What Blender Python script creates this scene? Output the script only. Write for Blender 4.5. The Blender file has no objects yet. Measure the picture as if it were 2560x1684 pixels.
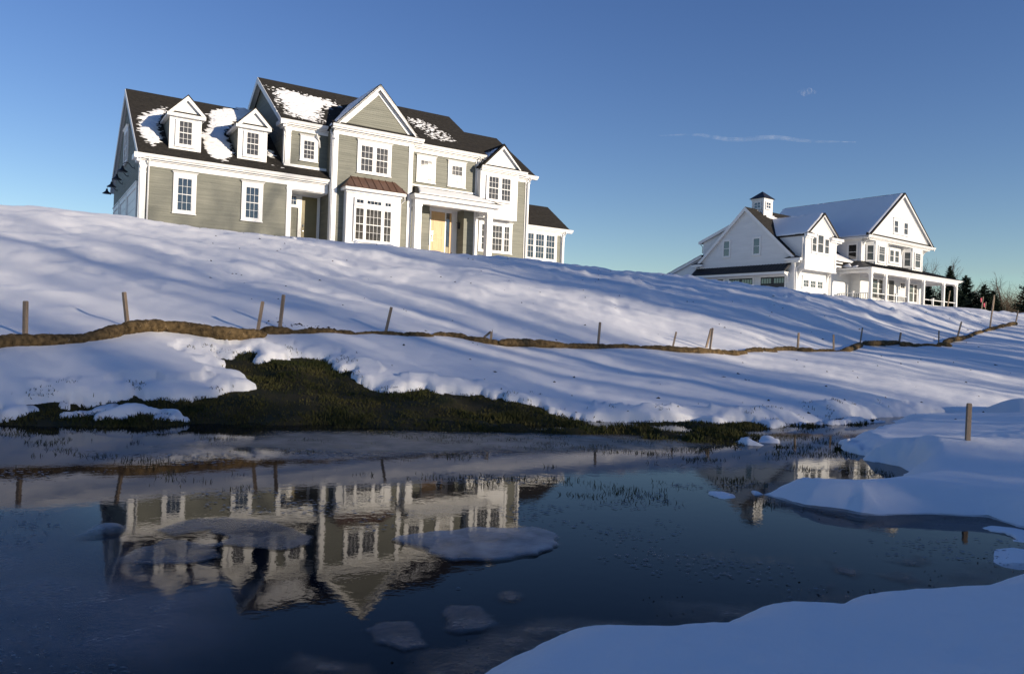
import bpy, math, random
import numpy as np
from mathutils import Vector, Matrix
random.seed(7)
rng = np.random.default_rng(11)
scene = bpy.context.scene
COL = scene.collection

# ------------------------------------------------------------------ camera
CAM_Z = 0.95
roll, pitch = -0.0351251, 0.00327245
Fw = Vector((0, math.cos(pitch), math.sin(pitch)))
U0 = Vector((0, -math.sin(pitch), math.cos(pitch)))
R0 = Vector((1, 0, 0))
Rt = R0 * math.cos(roll) - U0 * math.sin(roll)
Up = U0 * math.cos(roll) + R0 * math.sin(roll)
cd = bpy.data.cameras.new('camera'); cam = bpy.data.objects.new('camera', cd); COL.objects.link(cam)
M = Matrix.Identity(4)
for i in range(3):
    M[i][0] = Rt[i]; M[i][1] = Up[i]; M[i][2] = -Fw[i]
M[0][3], M[1][3], M[2][3] = 0, 0, CAM_Z
cam.matrix_world = M
cd.sensor_width = 36.0; cd.sensor_fit = 'HORIZONTAL'; cd.lens = 1942.46 / 2560 * 36
cd.clip_start = 0.05; cd.clip_end = 20000
scene.camera = cam

# ------------------------------------------------------------------ sky and sun
SUN = Vector((0.833, -0.513, 0.205)).normalized()
elev = math.asin(SUN.z); azim = math.atan2(SUN.x, SUN.y)
w = bpy.data.worlds.new('World'); scene.world = w; w.use_nodes = True
nt = w.node_tree; nt.nodes.clear()
sk = nt.nodes.new('ShaderNodeTexSky'); sk.sky_type = 'NISHITA'; sk.sun_disc = False
sk.sun_elevation = elev; sk.sun_rotation = azim
sk.altitude = 0; sk.air_density = SKY_AIR = 1.0; sk.dust_density = 0.0; sk.ozone_density = 2.2
bg = nt.nodes.new('ShaderNodeBackground'); bg.inputs[1].default_value = 0.116
wo = nt.nodes.new('ShaderNodeOutputWorld')
hue = nt.nodes.new('ShaderNodeHueSaturation'); hue.inputs['Saturation'].default_value = 1.21; hue.inputs['Hue'].default_value = 0.522
nt.links.new(sk.outputs[0], hue.inputs['Color']); nt.links.new(hue.outputs[0], bg.inputs[0]); nt.links.new(bg.outputs[0], wo.inputs[0])
sd = bpy.data.lights.new('sun', 'SUN'); sd.energy = 5.0; sd.angle = math.radians(0.53); sd.color = (1.0, 0.86, 0.68)
so = bpy.data.objects.new('sun', sd); COL.objects.link(so)
so.rotation_euler = SUN.to_track_quat('Z', 'Y').to_euler()
so.location = SUN * 50
vs = scene.view_settings
scene.display_settings.display_device = 'sRGB'
vs.view_transform = 'Standard'; vs.look = 'None'; vs.exposure = 0.3; vs.gamma = 1.0; vs.use_curve_mapping = False
scene.cycles.max_bounces = 8; scene.cycles.transparent_max_bounces = 12
scene.cycles.caustics_reflective = False; scene.cycles.caustics_refractive = False
WOOD_A, WOOD_B = 42, 20
WOOD_N, WOOD_S, WOOD_SEED, HEDGE_H = WOOD_A + WOOD_B + 8, (0.82, 1.06), 3, 5.1
# ------------------------------------------------------------------ terrain functions
def _lattice(ix, iy, seed):
    h = (ix.astype(np.int64) * 374761393 + iy.astype(np.int64) * 668265263 + seed * 974711) & 0x7fffffff
    h = ((h ^ (h >> 13)) * 1274126177) & 0x7fffffff
    h = h ^ (h >> 16)
    return (h & 0xffff) / 65535.0 * 2 - 1

def vnoise(x, y, seed=0):
    x = np.asarray(x, float); y = np.asarray(y, float)
    ix = np.floor(x); iy = np.floor(y)
    fx = x - ix; fy = y - iy
    fx = fx * fx * fx * (fx * (fx * 6 - 15) + 10); fy = fy * fy * fy * (fy * (fy * 6 - 15) + 10)
    a = _lattice(ix, iy, seed); b = _lattice(ix + 1, iy, seed)
    c = _lattice(ix, iy + 1, seed); d = _lattice(ix + 1, iy + 1, seed)
    return (a * (1 - fx) + b * fx) * (1 - fy) + (c * (1 - fx) + d * fx) * fy

def fbm(x, y, octv=4, seed=0, gain=0.5):
    s = 0; a = 1.0; f = 1.0
    for k in range(octv):
        s = s + a * vnoise(x * f + 13.7 * k, y * f - 7.3 * k, seed + k)
        a *= gain; f *= 2.03
    return s

# azimuth table: tangent of the azimuth, pond edge, wattle line (distance, height), crest (distance, height)
TAB = np.array([
    (-0.95, 6.30, 7.60, 0.52, 19.5, 4.05),
    (-0.66, 7.05, 8.75, 0.60, 21.0, 4.09),
    (-0.50, 7.40, 10.1, 0.79, 22.0, 4.00),
    (-0.30, 7.80, 11.4, 0.83, 23.5, 3.84),
    (-0.16, 8.10, 12.2, 0.85, 24.5, 3.72),
    (-0.065, 8.40, 13.0, 0.86, 25.0, 3.58),
    (0.07, 9.00, 14.0, 0.82, 26.0, 3.48),
    (0.14, 9.15, 14.7, 0.82, 26.3, 3.34),
    (0.215, 9.30, 15.5, 0.82, 26.5, 3.26),
    (0.27, 9.30, 16.0, 0.79, 26.5, 3.12),
    (0.36, 9.60, 17.5, 0.84, 26.8, 2.96),
    (0.45, 10.4, 19.3, 1.03, 28.0, 2.77),
    (0.527, 11.2, 21.6, 1.12, 30.0, 2.80),
    (0.574, 11.8, 23.8, 1.42, 32.0, 2.85),
    (0.62, 12.2, 27.0, 1.76, 36.0, 3.02),
    (0.66, 12.6, 31.0, 2.20, 40.0, 3.20),
    (0.90, 14.0, 42.0, 2.80, 52.0, 3.80)])
_fa = np.linspace(-1.2, 1.1, 1200)
_az = np.arctan(TAB[:, 0])
_sm = np.exp(-0.5 * (np.arange(-60, 61) / 16.0) ** 2); _sm /= _sm.sum()
_cos = np.cos(_fa)
_T = []
for _k in range(1, 6):
    _v = np.interp(_fa, _az, TAB[:, _k])
    if _k in (1, 2, 4):
        _v = _v / np.cos(np.clip(_fa, _az[0], _az[-1]))
    _v = np.convolve(np.pad(_v, 60, mode='edge'), _sm, mode='valid')
    _T.append(_v)

def ss(a, b, x):
    t = np.clip((x - a) / (b - a), 0, 1)
    return t * t * (3 - 2 * t)

def poly_sd(px, py, poly):
    """signed distance, positive outside the polygon"""
    P = np.asarray(poly, float); n = len(P)
    d2 = np.full(px.shape, 1e18); inside = np.zeros(px.shape, bool)
    for i in range(n):
        ax, ay = P[i]; bx, by = P[(i + 1) % n]
        ex, ey = bx - ax, by - ay
        L = ex * ex + ey * ey + 1e-12
        t = np.clip(((px - ax) * ex + (py - ay) * ey) / L, 0, 1)
        dx = px - ax - t * ex; dy = py - ay - t * ey
        d2 = np.minimum(d2, dx * dx + dy * dy)
        cond = ((ay > py) != (by > py))
        with np.errstate(divide='ignore', invalid='ignore'):
            xi = ax + (py - ay) * ex / (ey if abs(ey) > 1e-12 else 1e-12)
        inside ^= cond & (px < xi)
    d = np.sqrt(d2)
    return np.where(inside, -d, d)

def hill(x, y):
    """height of the bare ground, water level is 0"""
    x = np.asarray(x, float); y = np.asarray(y, float)
    a = np.arctan2(x, y); r = np.hypot(x, y)
    re, rw, zw, rc, zc = [np.interp(a, _fa, t) for t in _T]
    zA = (r - re) * zw / (rw - re)
    zA = np.where(zA < 0, np.maximum(zA * 0.6, -0.28), zA)
    zB = zw + (r - rw) * (zc - zw) / (rc - rw)
    w = ss(-0.5, 0.9, r - rw)
    z = zA * (1 - w) + zB * w
    zc2 = zc + np.maximum(r - rc, 0) * 0.78 * (zc - 0.95) / rc
    zc2 = np.where(zc2 > 5.0, 5.0 + 0.4 * np.tanh((zc2 - 5.0) / 0.4), zc2)
    k = 0.10
    m = np.minimum(z, zc2)
    z = m - k * np.log(np.exp(-(z - m) / k) + np.exp(-(zc2 - m) / k))
    back = ss(0.95, 1.5, np.abs(a)) * ss(1, 6, r)
    z = z * (1 - back) + back * (0.25 + 0.02 * np.minimum(r, 40))
    return z
OPEN_POLY = [(-4.97, 7.25), (-4.87, 7.44), (-4.77, 7.46), (-4.74, 7.59), (-4.63, 7.68), (-4.43, 7.80), (-4.23, 7.97), (-4.05, 8.13), (-3.97, 8.30), (-3.79, 8.24), (-3.61, 8.28), (-3.38, 8.48), (-3.31, 8.73), (-3.22, 8.90), (-3.02, 8.83), (-2.90, 8.97), (-3.04, 9.16), (-3.18, 9.29), (-3.35, 9.47), (-3.45, 9.56), (-3.56, 9.64), (-3.60, 9.83), (-3.79, 9.97), (-3.93, 10.12), (-3.81, 10.16), (-3.68, 10.11), (-3.58, 10.27), (-3.50, 10.42), (-3.39, 10.31), (-3.27, 10.04), (-3.21, 9.98), (-3.14, 10.20), (-3.08, 10.40), (-2.88, 10.54), (-2.58, 10.62), (-2.43, 10.45), (-2.33, 10.25), (-2.24, 9.93), (-2.16, 10.07), (-2.06, 10.14), (-2.02, 9.79), (-1.92, 9.65), (-1.81, 9.58), (-1.66, 9.54), (-1.48, 9.43), (-1.35, 9.42), (-1.22, 9.54), (-1.10, 9.74), (-0.86, 9.60), (-0.58, 9.65), (-0.36, 9.81), (-0.14, 9.69), (0.13, 9.52), (0.24, 9.44), (0.39, 9.61), (0.44, 9.37), (0.78, 9.36), (1.07, 9.38), (1.49, 9.39), (1.96, 9.45), (2.35, 9.56), (2.53, 9.25), (2.63, 9.55), (3.10, 9.61), (3.12, 9.27), (3.84, 9.87), (4.42, 10.20), (5.26, 10.69), (5.03, 9.94), (3.84, 8.71), (3.47, 8.15), (3.42, 8.11), (3.20, 7.51), (3.09, 6.82), (3.17, 6.62), (3.25, 6.51), (3.18, 6.25), (2.82, 5.57), (2.58, 5.38), (2.32, 5.22), (2.10, 5.15), (2.02, 5.44), (1.85, 5.31), (1.71, 5.09), (1.59, 5.00), (1.63, 5.18), (1.66, 5.09), (1.73, 4.91), (1.79, 4.73), (1.91, 4.66), (2.01, 4.61), (2.06, 4.52), (2.20, 4.52), (2.35, 4.58), (2.49, 4.63), (2.67, 4.61), (2.85, 4.60), (2.86, 4.47), (2.90, 4.35), (3.09, 4.18), (2.81, 3.79), (2.35, 3.41), (2.29, 3.43), (2.12, 3.30), (1.97, 3.20), (1.87, 3.11), (1.75, 3.00), (1.63, 2.96), (1.40, 2.89), (1.22, 2.84), (1.10, 2.77), (1.04, 2.71), (0.95, 2.71), (0.84, 2.70), (0.77, 2.66), (0.69, 2.56), (0.61, 2.49), (0.46, 2.46), (0.31, 2.46), (0.19, 2.46), (0.11, 2.41), (0.08, 2.34), (0.05, 2.29), (-0.03, 2.21), (-0.11, 2.11), (-0.15, 2.01), (-0.50, 1.30), (-1.50, 0.90), (-3.50, 0.40), (-8.00, 1.50), (-9.50, 4.50)]
STRIP_POLY = [(3.44, 9.73), (4.56, 10.71), (5.80, 11.55), (7.16, 12.36), (9.12, 13.37), (10.56, 13.91), (9.61, 12.65), (8.32, 12.20), (6.66, 11.50), (5.49, 10.92), (4.44, 10.25)]
ISLES = [[(1.22, 5.00), (1.33, 5.15), (1.44, 5.15), (1.50, 5.03), (1.47, 4.89), (1.35, 4.82), (1.24, 4.88)],
    [(2.59, 4.30), (2.73, 4.40), (2.84, 4.36), (2.92, 4.25), (2.85, 4.03), (2.67, 3.96), (2.56, 4.03), (2.52, 4.13)],
    [(2.24, 3.62), (2.40, 3.84), (2.54, 3.93), (2.62, 3.87), (2.62, 3.70), (2.47, 3.49), (2.30, 3.45), (2.23, 3.50)],
    [(-4.79, 7.31), (-4.77, 7.51), (-4.58, 7.53), (-4.47, 7.54), (-4.62, 7.41), (-4.65, 7.33), (-4.71, 7.20)],
    [(-4.35, 7.53), (-4.23, 7.66), (-4.14, 7.78), (-3.96, 7.83), (-4.12, 7.68), (-4.21, 7.56)],
    [(-4.00, 7.51), (-3.93, 7.69), (-3.80, 7.92), (-3.56, 7.92), (-3.39, 8.01), (-3.28, 7.80), (-3.08, 7.81), (-3.25, 7.69), (-3.47, 7.64), (-3.39, 7.81), (-3.52, 7.84), (-3.80, 7.83), (-3.71, 7.68), (-3.85, 7.61)],
    [(2.30, 7.67), (2.63, 8.14), (2.81, 8.12), (2.71, 7.76), (2.44, 7.56)],
    [(-4.58, 7.71), (-4.39, 7.81), (-4.25, 7.95), (-4.29, 7.83), (-4.46, 7.71)]]
ICE = {
    'grey': [(-0.51, 3.60), (-0.36, 3.78), (-0.13, 3.88), (0.16, 3.94), (0.26, 3.75), (0.26, 3.61), (0.14, 3.44), (-0.04, 3.34), (-0.20, 3.31), (-0.35, 3.40), (-0.45, 3.51)],
    'left': [(-1.94, 3.42), (-1.96, 3.59), (-1.90, 3.69), (-1.79, 3.67), (-1.73, 3.59), (-1.75, 3.50), (-1.82, 3.43), (-1.89, 3.41)],
    'mid': [(-1.67, 3.60), (-1.62, 3.78), (-1.43, 3.94), (-1.18, 3.93), (-0.96, 3.70), (-0.80, 3.45), (-0.97, 3.36), (-1.15, 3.38), (-1.33, 3.40), (-1.28, 3.54), (-1.40, 3.67), (-1.50, 3.55)],
    'mid2': [(-1.59, 3.18), (-1.50, 3.46), (-1.30, 3.42), (-1.16, 3.23), (-1.25, 3.12), (-1.41, 3.09), (-1.54, 3.11)],
    'low': [(-0.24, 2.69), (-0.18, 2.74), (-0.08, 2.76), (0.02, 2.69), (0.00, 2.58), (-0.07, 2.51), (-0.15, 2.52), (-0.20, 2.59)],
    'low2': [(-0.45, 2.50), (-0.39, 2.58), (-0.32, 2.57), (-0.25, 2.47), (-0.23, 2.38), (-0.29, 2.35), (-0.37, 2.41)],
    'low3': [(-0.67, 2.32), (-0.60, 2.38), (-0.53, 2.33), (-0.40, 2.24), (-0.28, 2.17), (-0.43, 2.13), (-0.56, 2.14), (-0.64, 2.21)],
    'right1': [(1.42, 3.55), (1.51, 3.60), (1.53, 3.41), (1.54, 3.30), (1.47, 3.25), (1.41, 3.34)],
    'right2': [(1.73, 3.56), (1.95, 3.69), (2.00, 3.53), (1.88, 3.42), (1.75, 3.44)],
    'right3': [(1.59, 3.33), (1.79, 3.41), (1.79, 3.24), (1.68, 3.10), (1.60, 3.17)],
    'right4': [(1.27, 3.13), (1.34, 3.18), (1.32, 3.02), (1.31, 2.93), (1.23, 2.92), (1.23, 3.01)],
    'small': [(-0.02, 2.93), (0.05, 2.98), (0.07, 2.88), (0.05, 2.80), (-0.00, 2.81)],
}
STAKES = [
    ('a', (-5.69, 9.09, 0.66), (-5.68, 9.09, 1.20)),
    ('b', (-5.13, 10.39, 0.86), (-5.19, 10.39, 1.40)),
    ('c', (-3.68, 11.19, 0.82), (-3.59, 11.19, 1.37)),
    ('d', (-3.49, 11.64, 0.89), (-3.44, 11.63, 1.50)),
    ('e', (-2.04, 12.41, 0.89), (-1.94, 12.40, 1.40)),
    ('g', (1.60, 14.44, 0.82), (1.63, 14.44, 1.33)),
    ('h', (3.20, 15.52, 0.83), (3.27, 15.52, 1.22)),
    ('i', (4.05, 15.90, 0.80), (4.09, 15.90, 1.33)),
    ('j', (4.03, 16.16, 0.86), (4.14, 16.16, 1.32)),
    ('k', (6.46, 17.57, 0.85), (6.48, 17.57, 1.33)),
    ('l', (7.53, 18.17, 0.90), (7.52, 18.17, 1.33)),
    ('m', (8.91, 19.90, 1.10), (8.95, 19.90, 1.57)),
    ('n', (10.48, 21.06, 1.14), (10.54, 21.06, 1.51)),
    ('o', (11.85, 21.58, 1.15), (11.84, 21.58, 1.61)),
    ('p', (13.94, 24.35, 1.46), (14.04, 24.34, 2.00)),
    ('q', (16.84, 27.44, 1.80), (16.91, 27.43, 3.02)),
    ('r', (20.20, 31.23, 2.21), (20.30, 31.22, 2.84)),
    ('broke1', (-0.37, 13.90, 0.98), (-0.48, 13.90, 0.89)),
    ('broke2', (-0.36, 13.27, 0.84), (-0.35, 13.27, 0.97)),
]
WATTLES = {
    'w1': [(-5.87, 8.17), (-5.76, 8.50), (-5.70, 8.67), (-5.54, 8.83), (-5.34, 9.04), (-5.18, 9.34), (-5.09, 9.70), (-5.02, 10.07), (-4.89, 10.33), (-4.65, 10.52), (-4.41, 10.59), (-4.14, 10.60), (-3.94, 10.64), (-3.71, 10.78), (-3.55, 10.96)],
    'w2': [(-3.56, 11.30), (-3.44, 11.33), (-3.28, 11.44)],
    'w3': [(-3.27, 11.45), (-3.09, 11.55), (-2.79, 11.78), (-2.45, 11.93)],
    'w4': [(-2.43, 11.95), (-2.25, 12.13), (-2.01, 12.21), (-1.72, 12.31)],
    'w5': [(-1.69, 12.39), (-1.54, 12.51), (-1.33, 12.66)],
    'w6': [(-1.24, 12.83), (-1.06, 12.95), (-0.80, 13.03)],
    'w7': [(-0.74, 12.98), (-0.53, 13.01), (-0.26, 13.09)],
    'w8': [(-0.14, 13.08), (0.08, 13.23), (0.35, 13.45), (0.71, 13.62), (1.00, 13.81)],
    'w9': [(1.04, 13.80), (1.31, 14.01), (1.62, 14.26), (2.12, 14.65), (2.44, 14.77)],
    'w10': [(2.49, 14.76), (2.86, 14.96), (3.27, 15.09), (3.82, 15.42), (4.19, 15.61)],
    'w11': [(4.25, 15.76), (4.48, 15.78), (4.83, 16.09)],
    'w12': [(4.94, 16.28), (5.31, 16.59)],
    'w13': [(5.37, 16.70), (5.71, 16.91)],
    'w14': [(5.82, 17.15), (6.12, 17.33), (6.35, 17.38)],
    'w15': [(6.44, 17.36), (6.72, 17.42)],
    'w16': [(6.76, 17.44), (7.06, 17.57), (7.29, 17.61)],
    'w17': [(7.34, 17.57), (7.82, 18.06), (8.70, 19.40)],
    'w18': [(8.99, 19.83), (9.37, 20.11), (9.89, 20.54), (10.44, 20.94)],
    'w19': [(10.34, 20.60), (10.72, 20.82)],
    'w20': [(10.70, 20.73), (11.16, 21.04), (11.55, 21.06)],
    'w21': [(11.76, 21.30), (11.90, 21.20)],
    'w22': [(12.50, 22.45), (13.55, 23.50), (15.32, 25.67), (17.01, 27.57), (19.19, 30.10), (20.14, 31.09)],
}
# ------------------------------------------------------------------ helpers
def V(*a): return Vector(a)

class MB:
    """collects shapes, links them as ONE mesh object"""
    def __init__(s, dz=0.0): s.v = []; s.f = []; s.dz = dz
    def pts(s, P):
        n = len(s.v); s.v += [tuple(p) for p in P]; return n
    def face(s, *P):
        n = s.pts(P); s.f.append(tuple(range(n, n + len(P))))
    def hexa(s, P):
        n = s.pts(P)
        for q in ((0, 3, 2, 1), (4, 5, 6, 7), (0, 1, 5, 4), (1, 2, 6, 5), (2, 3, 7, 6), (3, 0, 4, 7)):
            s.f.append(tuple(n + i for i in q))
    def box(s, x0, x1, y0, y1, z0, z1):
        s.hexa([(x0, y0, z0), (x1, y0, z0), (x1, y1, z0), (x0, y1, z0), (x0, y0, z1), (x1, y0, z1), (x1, y1, z1), (x0, y1, z1)])
    def prism(s, poly, d):
        """planar 3-D polygon extruded by the vector d"""
        n = len(poly); d = Vector(d)
        a = s.pts(poly); b = s.pts([Vector(p) + d for p in poly])
        s.f.append(tuple(range(a, a + n))[::-1]); s.f.append(tuple(range(b, b + n)))
        for i in range(n):
            j = (i + 1) % n; s.f.append((a + i, a + j, b + j, b + i))
    def beam(s, p, q, w, h, up=(0, 0, 1)):
        """square bar from p to q, w wide, h high"""
        p = Vector(p); q = Vector(q); d = (q - p).normalized(); x = d.cross(Vector(up)).normalized(); y = x.cross(d)
        c = [-x * w / 2 - y * h / 2, x * w / 2 - y * h / 2, x * w / 2 + y * h / 2, -x * w / 2 + y * h / 2]
        s.hexa([p + k for k in c] + [q + k for k in c])
    def tube(s, path, rad, n=8, cap=True):
        path = [Vector(p) for p in path]; m = len(path)
        if not hasattr(rad, '__len__'): rad = [rad] * m
        up = Vector((0.13, 0.21, 0.97)); base = len(s.v)
        for i in range(m):
            t = (path[min(i + 1, m - 1)] - path[max(i - 1, 0)]).normalized()
            if abs(t.dot(up)) > .97: x = t.cross(Vector((1, 0, 0))).normalized()
            else: x = t.cross(up).normalized()
            y = x.cross(t)
            for k in range(n):
                a = 2 * math.pi * k / n
                s.v.append(tuple(path[i] + (x * math.cos(a) + y * math.sin(a)) * rad[i]))
        for i in range(m - 1):
            for k in range(n):
                k2 = (k + 1) % n
                s.f.append((base + i * n + k, base + i * n + k2, base + (i + 1) * n + k2, base + (i + 1) * n + k))
        if cap:
            s.f.append(tuple(base + k for k in range(n))[::-1]); s.f.append(tuple(base + (m - 1) * n + k for k in range(n)))
    def lap(s, O, X, Y, poly, e, p, jit=0.0):
        """lapped boards or shingle courses over a convex polygon given in (x, y) of the plane O, X, Y"""
        O = Vector(O); X = Vector(X).normalized(); Y = Vector(Y).normalized(); N = X.cross(Y)
        y0 = min(q[1] for q in poly); y1 = max(q[1] for q in poly); n = len(poly)
        def rng_x(y):
            xs = []
            for i in range(n):
                a, b = poly[i], poly[(i + 1) % n]
                if (a[1] - y) * (b[1] - y) <= 0:
                    if abs(a[1] - b[1]) < 1e-9: xs += [a[0], b[0]]
                    else: xs.append(a[0] + (b[0] - a[0]) * (y - a[1]) / (b[1] - a[1]))
            return (min(xs), max(xs)) if xs else None
        y = y0
        while y < y1 - 1e-4:
            t = min(y + e, y1)
            r0 = rng_x(y + 1e-5); r1 = rng_x(t - 1e-5)
            if r0 and r1:
                pj = p * (1 + jit * random.uniform(-1, 1))
                A = O + X * r0[0] + Y * y; B = O + X * r0[1] + Y * y
                Cc = O + X * r1[1] + Y * t; D = O + X * r1[0] + Y * t
                s.face(A + N * pj, B + N * pj, Cc + N * 0.002, D + N * 0.002)
                s.face(A, B, B + N * pj, A + N * pj)
            y = t
    def build(s, name, mat, parent=None, loc=(0, 0, 0), rotz=0.0, smooth=False, kind=None, label=None):
        me = bpy.data.meshes.new(name)
        vs_ = [(a, b, c - s.dz) for a, b, c in s.v] if s.dz else s.v
        me.from_pydata(vs_, [], s.f); me.materials.append(mat)
        if smooth: me.polygons.foreach_set('use_smooth', [True] * len(me.polygons))
        me.update()
        return link(name, me, parent, loc, rotz, kind, label)

def link(name, me, parent=None, loc=(0, 0, 0), rotz=0.0, kind=None, label=None):
    o = bpy.data.objects.new(name, me); COL.objects.link(o)
    if parent: o.parent = parent
    o.location = loc; o.rotation_euler = (0, 0, rotz)
    if kind: o['kind'] = kind
    if label: o['label'] = label
    return o

def np_mesh(name, verts, faces, mat, smooth=True, kind=None, parent=None):
    """big quad or triangle mesh from numpy arrays"""
    me = bpy.data.meshes.new(name); nf, k = faces.shape
    me.vertices.add(len(verts)); me.vertices.foreach_set('co', np.ascontiguousarray(verts, dtype=np.float32).ravel())
    me.loops.add(nf * k); me.loops.foreach_set('vertex_index', np.ascontiguousarray(faces, dtype=np.int32).ravel())
    me.polygons.add(nf); me.polygons.foreach_set('loop_start', np.arange(0, nf * k, k, dtype=np.int32))
    me.polygons.foreach_set('loop_total', np.full(nf, k, dtype=np.int32))
    if smooth: me.polygons.foreach_set('use_smooth', np.ones(nf, dtype=bool))
    me.update(calc_edges=True); me.validate(); me.materials.append(mat)
    return link(name, me, parent, kind=kind)

def empty(name, loc, rotz, label, cat, group=None):
    o = bpy.data.objects.new(name, None); COL.objects.link(o); o.location = loc; o.rotation_euler = (0, 0, rotz)
    o.empty_display_size = 0.3
    tag(o, label, cat, group); return o

def tag(o, label, cat, group=None):
    o['label'] = label; o['category'] = cat
    if group: o['group'] = group
    return o

# ------------------------------------------------------------------ materials
def mat(name, col, rough=0.6, var=0.15, scale=3.0, col2=None, bump=0.0, bscale=40.0, spec=0.5, stretch=None, metal=0.0, detail=4.0):
    m = bpy.data.materials.new(name); m.use_nodes = True; n = m.node_tree.nodes; l = m.node_tree.links
    b = n['Principled BSDF']; b.inputs['Roughness'].default_value = rough; b.inputs['Metallic'].default_value = metal
    b.inputs['Specular IOR Level'].default_value = spec
    tc = n.new('ShaderNodeTexCoord'); mp = n.new('ShaderNodeMapping'); l.new(tc.outputs['Object'], mp.inputs[0])
    if stretch: mp.inputs['Scale'].default_value = stretch
    no = n.new('ShaderNodeTexNoise'); no.inputs['Scale'].default_value = scale; no.inputs['Detail'].default_value = detail
    l.new(mp.outputs[0], no.inputs['Vector'])
    rp = n.new('ShaderNodeValToRGB'); rp.color_ramp.elements[0].position = 0.3; rp.color_ramp.elements[1].position = 0.7
    c2 = col2 or tuple(min(1, c * (1 + var)) for c in col); c1 = col if col2 else tuple(c * (1 - var) for c in col)
    rp.color_ramp.elements[0].color = (*c1, 1); rp.color_ramp.elements[1].color = (*c2, 1)
    l.new(no.outputs[0], rp.inputs[0]); l.new(rp.outputs[0], b.inputs['Base Color'])
    if bump:
        n2 = n.new('ShaderNodeTexNoise'); n2.inputs['Scale'].default_value = bscale; n2.inputs['Detail'].default_value = 5
        l.new(mp.outputs[0], n2.inputs['Vector'])
        bp = n.new('ShaderNodeBump'); bp.inputs['Strength'].default_value = bump; bp.inputs['Distance'].default_value = 0.02
        l.new(n2.outputs[0], bp.inputs['Height']); l.new(bp.outputs[0], b.inputs['Normal'])
    m['b'] = 1
    return m

MT = {}
MT['white'] = mat('white_trim_paint', (0.74, 0.73, 0.71), 0.45, 0.04, 1.5)
MT['white_siding'] = mat('white_siding', (0.68, 0.68, 0.67), 0.5, 0.05, 0.7, stretch=(1, 1, 6))
MT['grey_siding'] = mat('grey_green_siding', (0.135, 0.138, 0.108), 0.6, 0.2, 0.9, stretch=(0.6, 0.6, 9), col2=(0.195, 0.195, 0.155))
MT['shingle'] = mat('dark_asphalt_shingle', (0.022, 0.020, 0.018), 0.9, 0.3, 5.0, col2=(0.040, 0.036, 0.031), bump=0.5, bscale=60, spec=0.2)
MT['bronze'] = mat('bronze_metal_roof', (0.115, 0.062, 0.042), 0.45, 0.15, 1.2, spec=0.5)
MT['black_metal'] = mat('black_metal', (0.018, 0.018, 0.020), 0.45, 0.2, 2.0)
MT['tan_door'] = mat('bare_wood_door', (0.48, 0.30, 0.13), 0.5, 0.1, 2.0, stretch=(4, 4, .6), col2=(0.55, 0.36, 0.17))
MT['tan_door2'] = mat('shade_darkened_wood_door', (0.17, 0.14, 0.065), 0.5, 0.1, 2.0, col2=(0.22, 0.18, 0.085))  # base colour darkened to carry the shade of the side entry
MT['steel'] = mat('steel_hardware', (0.6, 0.6, 0.58), 0.3, 0.05, 5, metal=0.9)
MT['dark_door'] = mat('dark_garage_door', (0.02, 0.019, 0.02), 0.45, 0.2, 2.0)
MT['dark_room'] = mat('dark_interior', (0.012, 0.012, 0.014), 0.8, 0.2, 2.0)
MT['plywood'] = mat('plywood_sheet', (0.42, 0.36, 0.24), 0.7, 0.1, 2.0)
MT['ceiling'] = mat('porch_ceiling_paint', (0.62, 0.61, 0.60), 0.6, 0.05, 2.0)
MT['stake'] = mat('weathered_stake_wood', (0.20, 0.145, 0.10), 0.8, 0.25, 3.0, stretch=(8, 8, 1), col2=(0.36, 0.27, 0.19), bump=0.4, bscale=80)
MT['stake_end'] = mat('pale_cut_wood', (0.44, 0.33, 0.22), 0.8, 0.2, 9)
MT['bark'] = mat('grey_bark', (0.085, 0.068, 0.055), 0.9, 0.3, 6, col2=(0.14, 0.115, 0.095), spec=0.2)
MT['needle'] = mat('conifer_needles', (0.010, 0.020, 0.012), 0.8, 0.4, 1.2, col2=(0.026, 0.042, 0.022), spec=0.2)
MT['brush'] = mat('dry_brush', (0.07, 0.052, 0.036), 0.9, 0.3, 1.0, col2=(0.12, 0.09, 0.06), spec=0.2)
MT['pink'] = mat('pink_flag', (0.75, 0.09, 0.16), 0.6, 0.05, 4)

def glass(name, col, ior, rough, wob, wscale):
    m = bpy.data.materials.new(name); m.use_nodes = True; n = m.node_tree.nodes; l = m.node_tree.links
    b = n['Principled BSDF']; b.inputs['Roughness'].default_value = rough; b.inputs['IOR'].default_value = ior
    tc = n.new('ShaderNodeTexCoord')
    no = n.new('ShaderNodeTexNoise'); no.inputs['Scale'].default_value = 1.3; l.new(tc.outputs['Object'], no.inputs['Vector'])
    rp = n.new('ShaderNodeValToRGB'); rp.color_ramp.elements[0].color = (*[c * .6 for c in col], 1); rp.color_ramp.elements[1].color = (*[c * 1.4 for c in col], 1)
    rp.color_ramp.elements[0].position = .35; rp.color_ramp.elements[1].position = .65
    l.new(no.outputs[0], rp.inputs[0]); l.new(rp.outputs[0], b.inputs['Base Color'])
    n2 = n.new('ShaderNodeTexNoise'); n2.inputs['Scale'].default_value = wscale; n2.inputs['Detail'].default_value = 1
    l.new(tc.outputs['Object'], n2.inputs['Vector'])
    bp = n.new('ShaderNodeBump'); bp.inputs['Strength'].default_value = wob; bp.inputs['Distance'].default_value = 0.01
    l.new(n2.outputs[0], bp.inputs['Height']); l.new(bp.outputs[0], b.inputs['Normal'])
    return m
MT['glass'] = glass('window_glass', (0.060, 0.056, 0.050), 1.6, 0.03, 0.10, 2.0)  # base colour stands in for the sunlit room of studs and plywood behind
MT['glass_dark'] = glass('dark_window_glass', (0.02, 0.022, 0.025), 2.1, 0.015, 0.03, 1.2)
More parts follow.
